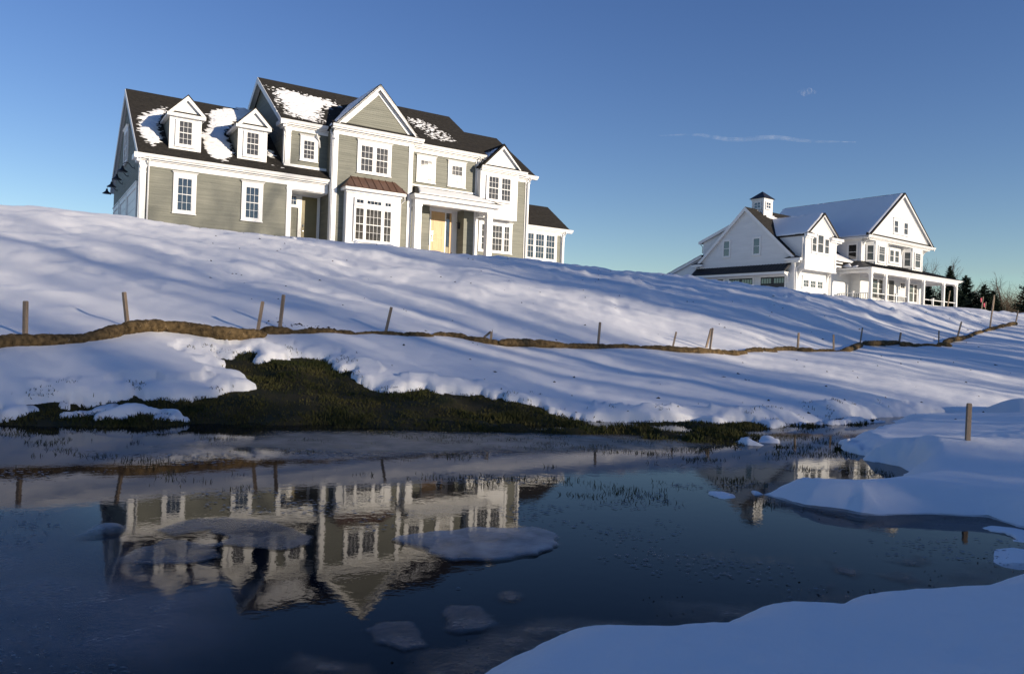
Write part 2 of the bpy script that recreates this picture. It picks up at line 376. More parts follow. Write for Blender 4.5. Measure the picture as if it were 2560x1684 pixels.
MT['glass_glint'] = glass('warped_window_glass', (0.060, 0.056, 0.050), 1.7, 0.012, 0.02, 1.2)  # same sunlit-room tone put into the base colour
MT['curtain'] = glass('curtained_window_glass', (0.42, 0.40, 0.36), 1.5, 0.05, 0.10, 2.0)

def snow_mat(name, specks):
    m = bpy.data.materials.new(name); m.use_nodes = True; n = m.node_tree.nodes; l = m.node_tree.links
    b = n['Principled BSDF']; b.inputs['Roughness'].default_value = 0.55; b.inputs['Specular IOR Level'].default_value = 0.25
    tc = n.new('ShaderNodeTexCoord')
    no = n.new('ShaderNodeTexNoise'); no.inputs['Scale'].default_value = 0.6; no.inputs['Detail'].default_value = 5; l.new(tc.outputs['Object'], no.inputs['Vector'])
    rp = n.new('ShaderNodeValToRGB'); rp.color_ramp.elements[0].color = (0.80, 0.795, 0.79, 1); rp.color_ramp.elements[1].color = (0.89, 0.885, 0.875, 1)
    l.new(no.outputs[0], rp.inputs[0])
    if specks:
        vo = n.new('ShaderNodeTexNoise'); vo.inputs['Scale'].default_value = 9.0; vo.inputs['Detail'].default_value = 6; vo.inputs['Roughness'].default_value = .7
        l.new(tc.outputs['Object'], vo.inputs['Vector'])
        r2 = n.new('ShaderNodeValToRGB'); r2.color_ramp.elements[0].position = .80; r2.color_ramp.elements[1].position = .84
        l.new(vo.outputs[0], r2.inputs[0])
        mx = n.new('ShaderNodeMixRGB'); mx.inputs[2].default_value = (0.06, 0.045, 0.03, 1)
        l.new(r2.outputs[0], mx.inputs[0]); l.new(rp.outputs[0], mx.inputs[1]); l.new(mx.outputs[0], b.inputs['Base Color'])
    else:
        l.new(rp.outputs[0], b.inputs['Base Color'])
    n2 = n.new('ShaderNodeTexNoise'); n2.inputs['Scale'].default_value = 22; n2.inputs['Detail'].default_value = 9; n2.inputs['Roughness'].default_value = .78
    l.new(tc.outputs['Object'], n2.inputs['Vector'])
    bp = n.new('ShaderNodeBump'); bp.inputs['Strength'].default_value = 0.4; bp.inputs['Distance'].default_value = 0.02
    l.new(n2.outputs[0], bp.inputs['Height']); l.new(bp.outputs[0], b.inputs['Normal'])
    return m
MT['snow'] = snow_mat('snow', True)
MT['roof_snow'] = snow_mat('roof_snow', False)
# ------------------------------------------------------------------ ground, snow, water
def ground_fields(x, y):
    hg = hill(x, y)
    a = np.arctan2(x, y); r = np.hypot(x, y)
    re = np.interp(a, _fa, _T[0]); rw = np.interp(a, _fa, _T[1]); rc = np.interp(a, _fa, _T[3])
    near = r < 14
    dN = np.full(x.shape, 5.0); dI = np.full(x.shape, -5.0)
    xn, yn = x[near], y[near]
    if xn.size:
        far_edge = ss(6.3, 7.3, np.hypot(xn, yn))
        rag = (1 - far_edge) * 0.04 + fbm(xn * 3.1, yn * 3.1, 4, 5) * (0.015 + 0.055 * far_edge) + fbm(xn * 14, yn * 14, 3, 9) * (0.004 + 0.016 * far_edge)
        dN[near] = poly_sd(xn, yn, OPEN_POLY) + rag
        q = np.full(xn.shape, -5.0)
        for P in ISLES:
            q = np.maximum(q, -poly_sd(xn, yn, P) + 0.03 + rag * 0.8)
        dI[near] = q
    if xn.size:
        st = poly_sd(xn, yn, STRIP_POLY) + rag
        dN[near] = np.minimum(dN[near], st)
        fl = np.zeros(x.shape); fl[near] = ss(0.25, -0.05, st) if False else 1 - ss(-0.05, 0.25, st)
        hg = hg * (1 - fl) + fl * np.minimum(hg, -0.03)
    shelf = (1 - ss(-0.9, 0.3, r - re)) * (1 - ss(1.2, 1.7, np.abs(a)))
    sup = -0.055 + 0.125 * ss(0, 0.35, dN) + 0.12 * ss(0.35, 2.0, dN) + 0.06 * ss(1.0, 3.0, dN) + 0.13 * np.exp(-((x - 3.7) / .9) ** 2 - ((y - 6.45) / .5) ** 2) * ss(0, .3, dN)
    hs = hg * (1 - shelf) + shelf * np.where(dN > -0.25, np.maximum(sup, hg), hg)
    k = ss(-0.25, 0.05, np.maximum(dN, dI))
    hg2 = hg * (1 - k) + hs * k
    # shallow grassy shoals at the right of the pond and tussocks on the bank
    sh = np.exp(-(((x - 2.35) / 1.15) ** 2 + ((y - 7.9) / 0.75) ** 2)) + 0.8 * np.exp(-(((x - 0.3) / 1.6) ** 2 + ((y - 8.1) / 0.35) ** 2))
    hg2 = hg2 + sh * (0.125 + 0.085 * fbm(x * 2.2, y * 4.0, 4, 21)) * (dN < 0.1)
    bank = ss(-0.9, 0.0, r - re) * (1 - ss(0.1, 0.9, r - rw))
    hg2 = hg2 + bank * (0.035 * fbm(x * 2.6, y * 2.6, 4, 31) + 0.045 * fbm(x * 1.1, y * 1.6, 3, 37)) * (dN < 0.4)
    return hg2, dN, dI, r, re, rw, rc, a

def snow_top(x, y):
    hg, dN, dI, r, re, rw, rc, a = ground_fields(x, y)
    far = ss(6.3, 8.5, r)
    Tm = 0.10 * (1 - far) + 0.075 * far
    wd = 0.13 * (1 - far) + 0.11 * far
    T = np.where(dN > 0, Tm * np.sqrt(1 - np.exp(-np.maximum(dN, 0) / wd)), -0.04 - 0.5 * np.minimum(-dN, 0.5))
    Ti = np.where(dI > 0, 0.065 * np.sqrt(1 - np.exp(-np.maximum(dI, 0) / 0.07)), -0.04 - 0.5 * np.minimum(-dI, 0.5))
    T = np.maximum(T, Ti)
    amp = np.clip(np.maximum(dN, 0) * 0.9, 0, 1)
    up = ss(0, 6, r - rw)
    und = (0.045 + 0.035 * up) * fbm(x * 0.33, y * 0.33, 3, 41) + (0.018 + 0.012 * up) * fbm(x * 1.15, y * 1.15, 3, 51) + (0.006 + 0.004 * up) * fbm(x * 4.0, y * 4.0, 3, 61) - up * 0.10 * np.maximum(vnoise(x * 1.9, y * 1.9, 63) - .5, 0) + (1 - far) * (0.006 * fbm(x * 9, y * 9, 3, 65) + 0.030 * fbm(x * .9, y * .9, 2, 67))
    crest = ss(-9, -2, r - rc) * (1 - ss(1.0, 2.5, r - rc))
    rough = ss(-0.12, 0.1, a)
    lump = np.maximum(fbm(x * 1.5, y * 1.5, 3, 71), 0) ** 2 * 0.16 + np.maximum(vnoise(x * 3.2, y * 3.2, 77) - .45, 0) * 0.32
    und = und + crest * lump * (0.12 + 0.32 * rough)
    return hg + T + und * amp

def polar_grid(sub):
    A = np.radians(np.concatenate([np.arange(-180, -42, 4), np.arange(-42, 42, 0.15 * sub), np.arange(42, 180, 4)]))
    rr = [0.12]
    while rr[-1] < 9000:
        q = rr[-1]
        rr.append(q * (1 + sub * (0.05 if q < .7 else 0.0075 if q < 12 else 0.011 if q < 50 else 0.02 if q < 100 else 0.10)))
    rr = np.array(rr)
    RR, AA = np.meshgrid(rr, A, indexing='ij')
    nr, na = RR.shape
    i = np.arange(nr - 1)[:, None]; j = np.arange(na)[None, :]; j2 = (j + 1) % na
    F = np.stack([i * na + j, i * na + j2, (i + 1) * na + j2, (i + 1) * na + j], -1).reshape(-1, 4)
    return (RR * np.sin(AA)).ravel(), (RR * np.cos(AA)).ravel(), F[:, ::-1]

X, Y, F = polar_grid(2)
hg = ground_fields(X, Y)[0]
_g = ground_fields(X, Y)
hg = hg - 0.02 - 0.25 * ss(0.25, 1.2, _g[1]) * ss(7, 9, _g[3]) - 0.05 * ss(.1, .4, _g[1])
gm = mat('dark_grass_soil', (0.014, 0.019, 0.008), 0.9, 0.3, 2.2, col2=(0.048, 0.038, 0.017), bump=0.6, bscale=30, spec=0.15, detail=8)
ground = np_mesh('ground', np.stack([X, Y, hg], 1), F, gm, kind='structure')
X, Y, F = polar_grid(1)
hs = snow_top(X, Y)
Q = hs[F]; keep = (Q.max(1) > -0.12)
np_mesh('snow_cover', np.stack([X, Y, hs], 1), F[keep], MT['snow'], kind='structure')

def water_mat():
    m = bpy.data.materials.new('pond_water'); m.use_nodes = True; n = m.node_tree.nodes; l = m.node_tree.links
    b = n['Principled BSDF']; b.inputs['Base Color'].default_value = (0.004, 0.007, 0.011, 1); b.inputs['IOR'].default_value = 1.135
    tc = n.new('ShaderNodeTexCoord')
    a = n.new('ShaderNodeTexNoise'); a.inputs['Scale'].default_value = 1.4; a.inputs['Detail'].default_value = 4; l.new(tc.outputs['Object'], a.inputs['Vector'])
    rp = n.new('ShaderNodeMapRange'); rp.inputs[1].default_value = 0.40; rp.inputs[2].default_value = 0.72; rp.inputs[3].default_value = 0.0; rp.inputs[4].default_value = 0.03
    l.new(a.outputs[0], rp.inputs[0]); l.new(rp.outputs[0], b.inputs['Roughness'])
    h1 = n.new('ShaderNodeTexNoise'); h1.inputs['Scale'].default_value = 13; h1.inputs['Detail'].default_value = 2; l.new(tc.outputs['Object'], h1.inputs['Vector'])
    h2 = n.new('ShaderNodeTexNoise'); h2.inputs['Scale'].default_value = 60; h2.inputs['Detail'].default_value = 2; l.new(tc.outputs['Object'], h2.inputs['Vector'])
    ad = n.new('ShaderNodeMath'); ad.operation = 'MULTIPLY_ADD'; ad.inputs[1].default_value = 0.25
    l.new(h2.outputs[0], ad.inputs[0]); l.new(h1.outputs[0], ad.inputs[2])
    bp = n.new('ShaderNodeBump'); bp.inputs['Strength'].default_value = 0.045; bp.inputs['Distance'].default_value = 0.006
    l.new(ad.outputs[0], bp.inputs['Height']); l.new(bp.outputs[0], b.inputs['Normal'])
    return m
wm = MB(); nx = 24
for i in range(nx):
    for j in range(nx):
        x0 = -30 + 46 * i / nx; x1 = -30 + 46 * (i + 1) / nx; y0 = -6 + 22 * j / nx; y1 = -6 + 22 * (j + 1) / nx
        wm.face((x0, y0, 0), (x1, y0, 0), (x1, y1, 0), (x0, y1, 0))
wm.build('pond_water', water_mat(), kind='structure')

# ------------------------------------------------------------------ ice skins lying on the pond
def ice_mat(name, col, cover, nscale):
    m = bpy.data.materials.new(name); m.use_nodes = True; n = m.node_tree.nodes; l = m.node_tree.links
    b = n['Principled BSDF']; b.inputs['Base Color'].default_value = (*col, 1); b.inputs['Roughness'].default_value = 0.42
    out = n['Material Output']; tr = n.new('ShaderNodeBsdfTransparent'); mx = n.new('ShaderNodeMixShader')
    at = n.new('ShaderNodeAttribute'); at.attribute_name = 'thick'
    tc = n.new('ShaderNodeTexCoord'); no = n.new('ShaderNodeTexNoise'); no.inputs['Scale'].default_value = nscale; no.inputs['Detail'].default_value = 6
    no.inputs['Roughness'].default_value = .65
    l.new(tc.outputs['Object'], no.inputs['Vector'])
    rp = n.new('ShaderNodeMapRange'); rp.inputs[1].default_value = .3; rp.inputs[2].default_value = .7; rp.inputs[3].default_value = cover * .45; rp.inputs[4].default_value = cover * 1.1
    l.new(no.outputs[0], rp.inputs[0])
    mu = n.new('ShaderNodeMath'); mu.operation = 'MULTIPLY'; l.new(rp.outputs[0], mu.inputs[0]); l.new(at.outputs['Fac'], mu.inputs[1])
    l.new(mu.outputs[0], mx.inputs[0]); l.new(tr.outputs[0], mx.inputs[1]); l.new(b.outputs[0], mx.inputs[2]); l.new(mx.outputs[0], out.inputs[0])
    n2 = n.new('ShaderNodeTexNoise'); n2.inputs['Scale'].default_value = 45; n2.inputs['Detail'].default_value = 5; l.new(tc.outputs['Object'], n2.inputs['Vector'])
    bp = n.new('ShaderNodeBump'); bp.inputs['Strength'].default_value = .5; bp.inputs['Distance'].default_value = .01
    l.new(n2.outputs[0], bp.inputs['Height']); l.new(bp.outputs[0], b.inputs['Normal'])
    return m
IM = {'thick': ice_mat('grey_slush_ice', (0.33, 0.33, 0.335), .85, 5), 'thin': ice_mat('thin_skin_ice', (0.145, 0.142, 0.145), 0.62, 4), 'sunk': ice_mat('sunken_brown_ice', (0.11, 0.092, 0.08), 0.8, 5), 'film': ice_mat('frost_film', (0.16, 0.18, 0.22), 0.55, 2.2), 'mud': ice_mat('muddy_ice_skin', (0.17, 0.155, 0.135), 0.95, 2.5)}
def ice_sheet(poly, label, kind, step, edge, top, seed, group=None):
    P = np.array(poly); lo = P.min(0) - .15; hi = P.max(0) + .15
    gx = np.arange(lo[0], hi[0], step); gy = np.arange(lo[1], hi[1], step)
    GX, GY = np.meshgrid(gx, gy, indexing='ij'); nx_, ny_ = GX.shape
    d = -poly_sd(GX, GY, P) + 0.035 * fbm(GX * 6, GY * 6, 3, seed)
    th = ss(0, edge, d)
    cx, cy = P.mean(0)
    z = 0.003 + top * th + 0.0015 * fbm(GX * 9, GY * 9, 3, seed + 3)
    i = np.arange(nx_ - 1)[:, None]; j = np.arange(ny_ - 1)[None, :]
    Fq = np.stack([i * ny_ + j, (i + 1) * ny_ + j, (i + 1) * ny_ + j + 1, i * ny_ + j + 1], -1).reshape(-1, 4)
    Fq = Fq[(th.ravel()[Fq].max(1) > 0)]
    used, inv = np.unique(Fq, return_inverse=True)
    vv = np.stack([GX.ravel() - cx, GY.ravel() - cy, z.ravel()], 1)[used]
    o = np_mesh('ice_sheet', vv, inv.reshape(-1, 4), IM[kind], True)
    o.location = (cx, cy, 0)
    at = o.data.attributes.new('thick', 'FLOAT', 'POINT'); at.data.foreach_set('value', th.ravel()[used].astype(np.float32))
    tag(o, label, 'ice', 'ice skins floating on the pond')
ice_sheet(ICE['grey'], 'largest pale grey floe of slush ice, pointed at its west end, below the mirrored porch', 'thick', 0.012, 0.025, 0.010, 3)
ice_sheet(ICE['left'], 'small white-capped cigar-shaped floe near the far west side of the pond', 'thick', 0.012, 0.08, 0.028, 5)
ice_sheet(ICE['mid'], 'thin grey ice skin with a dark hole, across the mirrored garage wall', 'thin', 0.012, 0.02, 0.003, 7)
ice_sheet(ICE['mid2'], 'thin ice lobe crossing the mirrored dormers of the grey house', 'thin', 0.012, 0.02, 0.003, 9)
ice_sheet(ICE['low'], 'oval grey floe drifting just below the mirrored gable tip', 'thin', 0.01, 0.03, 0.005, 11)
ice_sheet(ICE['low2'], 'broken speckled floe between the oval floe and the bottom edge', 'thin', 0.01, 0.03, 0.004, 13)
ice_sheet(ICE['low3'], 'brownish sunken ice tongue nearest to the camera', 'sunk', 0.012, 0.10, 0.003, 15)
ice_sheet(ICE['small'], 'smallest round brownish ice disc above the oval floe', 'sunk', 0.012, 0.06, 0.003, 17)
ice_sheet(ICE['right1'], 'narrow slanting brown ice blade in the open dark water', 'sunk', 0.012, 0.06, 0.002, 19)
ice_sheet(ICE['right2'], 'dim ice streak under the mirrored gable of the white house', 'sunk', 0.012, 0.08, 0.002, 21)
ice_sheet(ICE['right3'], 'broad dim ice patch beside the near snow bank', 'sunk', 0.012, 0.10, 0.002, 23)
ice_sheet(ICE['right4'], 'ragged brown ice patch touching the near snow bank', 'sunk', 0.012, 0.08, 0.002, 25)
ice_sheet([(-3.2, 2.9), (-3.0, 4.0), (-2.2, 4.3), (-1.75, 3.7), (-1.3, 3.2), (-0.85, 2.95), (-0.62, 2.5), (-0.75, 2.1), (-1.2, 1.7), (-2.2, 1.7)],
          'wide bluish frost film over the west corner of the pond', 'film', 0.03, 0.5, 0.002, 27)
ice_sheet([(-2.9, 6.1), (-2.3, 7.5), (-1.0, 7.9), (0.6, 8.2), (2.0, 8.3), (2.2, 7.4), (1.6, 6.9), (0.2, 6.3), (-1.2, 5.9)],
          'long grey-brown ice skin along the grassy far bank', 'mud', 0.03, 0.5, 0.002, 29)

gx = np.arange(-0.7, 3.6, .018); gy = np.arange(1.75, 5.7, .018); GX, GY = np.meshgrid(gx, gy, indexing='ij')
dd_ = ground_fields(GX.ravel(), GY.ravel())[1].reshape(GX.shape)
th = ss(-0.20, -0.01, dd_ + 0.07 * fbm(GX * 3.5, GY * 3.5, 4, 44)) * (1 - ss(.1, .16, dd_)) * (0.35 + 0.65 * ss(-.3, .4, fbm(GX * 1.6, GY * 1.6, 2, 45)))
nx_, ny_ = GX.shape; i = np.arange(nx_ - 1)[:, None]; j = np.arange(ny_ - 1)[None, :]
Fq = np.stack([i * ny_ + j, (i + 1) * ny_ + j, (i + 1) * ny_ + j + 1, i * ny_ + j + 1], -1).reshape(-1, 4); Fq = Fq[th.ravel()[Fq].max(1) > 0]
used, inv = np.unique(Fq, return_inverse=True)
o = np_mesh('slush_rim', np.stack([GX.ravel(), GY.ravel(), (0.003 + 0.010 * th + .002 * fbm(GX * 12, GY * 12, 3, 46)).ravel()], 1)[used], inv.reshape(-1, 4), IM['sunk'], True, kind='stuff')
at = o.data.attributes.new('thick', 'FLOAT', 'POINT'); at.data.foreach_set('value', th.ravel()[used].astype(np.float32))
tag(o, 'grey wet slush edging the near snow banks at the waterline', 'slush')
fl = MB(); fx = rng.uniform(-3.2, 3.4, 16000); fy = rng.uniform(2.1, 6.4, 16000); fd = ground_fields(fx, fy)[1]; fc = fbm(fx * 1.3, fy * 2.1, 3, 48)
for k in range(16000):
    if fd[k] < -.05 and fc[k] > .22 + .5 * random.random() - .12 * (fx[k] < .6):
        a = random.uniform(-.5, .5); L = random.uniform(.004, .016) * (.5 + fy[k] / 6); w_ = L * random.uniform(.15, .4); c, s = math.cos(a), math.sin(a); x, y = fx[k], fy[k]
        fl.face((x - c * L, y - s * L, .004), (x + s * w_, y - c * w_, .005), (x + c * L, y + s * L, .004), (x - s * w_, y + c * w_, .007))
tag(fl.build('ice_flecks', mat('ice_fleck', (0.22, 0.22, 0.22), .35, .3, 9), kind='stuff'), 'tiny flecks of ice and chaff drifting on the pond', 'ice flecks')

# ------------------------------------------------------------------ grass of the thawed bank, stems standing in the water, litter on the snow
def blades(name, px, py, pz, hgt, material, label, cat, wid=0.006):
    n = len(px); ang = rng.uniform(0, 2 * np.pi, n); lean = rng.uniform(0.1, 0.9, n) * hgt; la = rng.uniform(0, 2 * np.pi, n)
    wx, wy = np.cos(ang) * wid, np.sin(ang) * wid
    base = np.stack([px, py, pz], 1); wv = np.stack([wx, wy, 0 * wx], 1)
    mid = base + np.stack([np.cos(la) * lean * .35, np.sin(la) * lean * .35, hgt * .6], 1)
    tip = base + np.stack([np.cos(la) * lean, np.sin(la) * lean, hgt], 1)
    vv = np.stack([base - wv, base + wv, mid - wv * .7, mid + wv * .7, tip], 1).reshape(-1, 3)
    k = np.arange(n)[:, None] * 5
    ff = np.concatenate([k + np.array([[0, 1, 3]]), k + np.array([[0, 3, 2]]), k + np.array([[2, 3, 4]])], 1).reshape(-1, 3)
    o = np_mesh(name, vv, ff, material, False, kind='stuff'); tag(o, label, cat); return o
gx = rng.uniform(-6.2, 5.2, 190000); gy = rng.uniform(6.4, 10.8, 190000)
h_, dN_, dI_, r_, re_, rw_, rc_, a_ = ground_fields(gx, gy)
tuft = fbm(gx * 1.7, gy * 1.7, 3, 91)
ok = (dN_ < 0.02) & (dI_ < 0.01) & (h_ > 0.0) & (tuft > rng.uniform(-1.1, 0.5, len(gx)))
gx, gy, h_, tuft = gx[ok], gy[ok], h_[ok], tuft[ok]
grm = mat('winter_grass', (0.024, 0.034, 0.011), 0.8, 0.3, 2.5, col2=(0.085, 0.075, 0.028), spec=0.1)
blades('bank_grass', gx, gy, h_ - 0.03, rng.uniform(0.018, 0.05, len(gx)) * (1 + 0.5 * np.clip(tuft, -.6, 1)), grm, 'dark wet winter grass on the thawed bank between snow and pond', 'grass')
wx_ = rng.uniform(-5.5, 5.0, 90000); wy_ = rng.uniform(4.6, 9.2, 90000)
h_, dN_, dI_, r_, re_, rw_, rc_, a_ = ground_fields(wx_, wy_)
cl = fbm(wx_ * 2.4, wy_ * 3.4, 4, 95)
wt = np.exp(-(((wx_ - 2.1) / 1.5) ** 2 + ((wy_ - 7.2) / 1.3) ** 2)) + 0.7 * np.exp(-(((wx_ - 0.2) / 2.2) ** 2 + ((wy_ - 7.6) / 0.5) ** 2)) + 0.25 * np.exp(-(((wx_ - 1.2) / .9) ** 2 + ((wy_ - 5.3) / .7) ** 2))
ok = (dN_ < -0.02) & (dI_ < 0) & (h_ < 0.02) & (cl + wt * 0.75 > 0.80 + rng.uniform(-.30, .30, len(cl)))
wx_, wy_ = wx_[ok], wy_[ok]
blades('pond_grass', wx_, wy_, np.full(len(wx_), -0.012), rng.uniform(0.016, 0.042, len(wx_)), grm, 'thin grass stems standing out of the shallow pond water', 'grass', 0.0028)
# tufts poking through the snow beside the bank
tx_ = rng.uniform(-6.2, 6.0, 60000); ty_ = rng.uniform(6.4, 12.5, 60000)
f_ = ground_fields(tx_, ty_); cl = fbm(tx_ * 3.2, ty_ * 3.2, 3, 99)
ok = (f_[1] > 0) & (f_[1] < 0.5) & (cl > 0.40 + 1.3 * f_[1]) & (f_[3] > f_[4] - .1)
tx_, ty_ = tx_[ok], ty_[ok]
blades('snow_tufts', tx_, ty_, snow_top(tx_, ty_) - 0.01, rng.uniform(0.015, 0.045, len(tx_)), grm, 'dry grass tips poking through the snow edge above the bank', 'grass', 0.004)
# specks of soil and dead leaves on the snow, mud crumbs along the near bank
deb = MB()
def crumb(x, y, z, s):
    a = random.uniform(0, 6.28); sx = s * random.uniform(.6, 1.5); sy = s * random.uniform(.5, 1); h = s * random.uniform(.3, .8)
    p = [(x + math.cos(a + q) * (sx if k % 2 == 0 else sy), y + math.sin(a + q) * (sx if k % 2 == 0 else sy), z) for k, q in enumerate((0, 1.4, 3.0, 4.5))]
    t = (x + random.uniform(-.3, .3) * s, y, z + h)
    for k in range(4): deb.face(p[k], p[(k + 1) % 4], t)
N_ = 420
dx = rng.uniform(-9, 20, N_); dd = rng.uniform(9.3, 40, N_); dx = dx * dd / 22
zz = snow_top(dx, dd); dn = ground_fields(dx, dd)[1]
for k in range(N_):
    if dn[k] > 0.1: crumb(dx[k], dd[k], zz[k] - .004, random.uniform(.012, .03) * (1 + dd[k] / 40))
for k in range(70):
    x = random.gauss(-3.15, .28); y = 11.95 + random.gauss(0, .12); crumb(x, y, float(snow_top(np.array([x]), np.array([y]))[0]) - .01, random.uniform(.02, .055))
N_ = 9000
ex = rng.uniform(-0.9, 3.4, N_); ey = rng.uniform(1.7, 5.6, N_)
dn = ground_fields(ex, ey)[1]; cl = fbm(ex * 5, ey * 5, 3, 97)
for k in range(N_):
    if -0.30 < dn[k] < 0.02 and cl[k] > 0.10 + 0.9 * max(0, -dn[k] - .1): crumb(ex[k], ey[k], -0.003, random.uniform(.003, .011))
dbm = mat('soil_crumbs', (0.020, 0.014, 0.009), 0.9, 0.4, 8, spec=0.1)
tag(deb.build('soil_crumbs', dbm, kind='stuff'), 'scattered dark soil crumbs and dead leaves on snow and pond edge', 'litter')
# ------------------------------------------------------------------ house building kit
class House:
    def __init__(s, name, loc, rotz, label, cat, zb):
        s.zb = zb; s.e = empty(name, (loc[0], loc[1], zb), rotz, label, cat)
        s.pane_cache = {}
    def mb(s): return MB(s.zb)
    def put(s, mb, name, m, parent=None, **k): return mb.build(name, m, parent or s.e, **k)

def window(H, loc, rotz, units, z0, z1, cas=(.12, .12, .14, .10), head=0.0, up=(2,), dn=(2,), single=False, g='glass', mun=.015, cap=True, parent=None, gdn=None):
    """loc: point on the wall; local x along the wall, -y outwards, z up from 0 = world height z0"""
    hgt = z1 - z0; xl = units[0][0]; xr = units[-1][1]; l, r, t, b = cas
    c = MB()
    c.box(xl - l, xl, -.05, .025, -b, hgt + t); c.box(xr, xr + r, -.05, .025, -b, hgt + t)
    c.box(xl, xr, -.05, 0, hgt, hgt + t); c.box(xl, xr, -.05, 0, -b, 0)
    c.box(xl - l - .03, xr + r + .03, -.085, 0, -b - .045, -b)
    if head:
        c.box(xl - l, xr + r, -.055, 0, hgt + t, hgt + t + head)
        if cap:
            c.hexa([(xl - l - .01, -.06, hgt + t + head), (xr + r + .01, -.06, hgt + t + head), (xr + r + .01, 0, hgt + t + head), (xl - l - .01, 0, hgt + t + head),
                    (xl - l - .08, -.13, hgt + t + head + .09), (xr + r + .08, -.13, hgt + t + head + .09), (xr + r + .08, 0, hgt + t + head + .09), (xl - l - .08, 0, hgt + t + head + .09)])
    for a, q in zip(units[:-1], units[1:]): c.box(a[1], q[0], -.045, 0, 0, hgt)
    ox, oy = math.sin(rotz) * .026, -math.cos(rotz) * .026
    root = c.build('window', MT['white'], parent or H.e, (loc[0] + ox, loc[1] + oy, z0 - H.zb), rotz)
    fr = .03
    for (x0, x1, cols) in units:
        sm = MB()
        sm.box(x0, x0 + fr, -.032, -.004, 0, hgt); sm.box(x1 - fr, x1, -.032, -.004, 0, hgt)
        sm.box(x0 + fr, x1 - fr, -.032, -.004, 0, fr); sm.box(x0 + fr, x1 - fr, -.032, -.004, hgt - fr, hgt)
        parts = [(fr, hgt - fr, up[0])] if single else [(hgt / 2 + .02, hgt - fr, up[0]), (fr, hgt / 2 - .02, dn[0])]
        if not single: sm.box(x0 + fr, x1 - fr, -.036, -.004, hgt / 2 - .02, hgt / 2 + .02)
        for si, (za, zb_, rows) in enumerate(parts):
            cc = cols if si == 0 or dn[0] > 1 or single else 1
            w_ = (x1 - x0 - 2 * fr - (cc - 1) * mun) / cc; h_ = (zb_ - za - (rows - 1) * mun) / rows
            for i in range(cc):
                xa = x0 + fr + i * (w_ + mun)
                if i < cc - 1: sm.box(xa + w_, xa + w_ + mun, -.028, -.004, za, zb_)
                for j in range(rows):
                    zc = za + j * (h_ + mun)
                    if i == 0 and j < rows - 1: sm.box(x0 + fr, x1 - fr, -.0265, -.004, zc + h_, zc + h_ + mun)
                    g2 = gdn if (gdn and si == 1) else g
                    key = (round(w_, 3), round(h_, 3), g2)
                    if key not in H.pane_cache:
                        p = MB(); p.box(-w_ / 2, w_ / 2, -.006, 0, -h_ / 2, h_ / 2)
                        o = p.build('pane', MT[g2], root, (0, 0, 0)); H.pane_cache[key] = o.data
                    else: o = link('pane', H.pane_cache[key], root)
                    o.location = (xa + w_ / 2, -.008, zc + h_ / 2)
                    o.rotation_euler = (random.gauss(0, .0012), 0, random.gauss(0, .0018))
        sm.build('sash', MT['white'], root)
    return root

def eave(H, u0, u1, vw, zt, over=.35, frieze=.22, u0w=None, u1w=None, gut=True, left_end=True):
    a = u0 if u0w is None else u0w; b = u1 if u1w is None else u1w
    m = H.mb()
    m.hexa([(u0, vw - over + .03, zt - .15), (u1, vw - over + .03, zt - .15), (u1, vw - over + .13, zt - .15), (u0, vw - over + .13, zt - .15),
            (u0, vw - over - .03, zt), (u1, vw - over - .03, zt), (u1, vw - over + .13, zt), (u0, vw - over + .13, zt)])
    H.put(m, 'gutter', MT['white'])
    m = H.mb()
    m.box(u0 + .02, u1 - .02, vw - over + .10, vw, zt - .215, zt - .16)
    m.box(a, b, vw - .14, vw, zt - .275, zt - .22)
    H.put(m, 'cornice', MT['white'])
    m = H.mb(); m.box(a, b, vw - .045, vw, zt - .275 - frieze, zt - .28); H.put(m, 'frieze', MT['white'])

def corner_post(H, u0, u1, vw, z0, z1, cap=True, t=.05, rot=None, name='corner_post'):
    m = H.mb(); m.box(u0, u1, vw - t, vw + .01, z0, z1)
    if cap:
        m.box(u0 - .015, u1 + .015, vw - t - .015, vw, z1 - .36, z1 - .31)
        m.hexa([(u0 - .005, vw - t - .005, z1 - .16), (u1 + .005, vw - t - .005, z1 - .16), (u1 + .005, vw, z1 - .16), (u0 - .005, vw, z1 - .16),
                (u0 - .05, vw - t - .05, z1), (u1 + .05, vw - t - .05, z1), (u1 + .05, vw, z1), (u0 - .05, vw, z1)])
    return H.put(m, name, MT['white'])

def pipe(H, P, r=.045):
    m = H.mb(); m.tube(P, r, 8); return H.put(m, 'downspout', MT['white'], smooth=True)

def roof_slab(H, P, m_, thick=.14, name='roof', courses=.16, proud=.02):
    """P: planar convex 3-D polygon, first edge along the eave, listed counter-clockwise seen from outside"""
    P = [Vector(p) for p in P]; X = (P[1] - P[0]).normalized(); N = X.cross(P[2] - P[1]).normalized(); Y = N.cross(X)
    mb_ = H.mb()
    mb_.prism([p - N * .004 for p in P], -N * thick)
    poly = [((p - P[0]).dot(X), (p - P[0]).dot(Y)) for p in P]
    if courses: mb_.lap(P[0], X, Y, poly, courses, proud, .35)
    return H.put(mb_, name, m_)

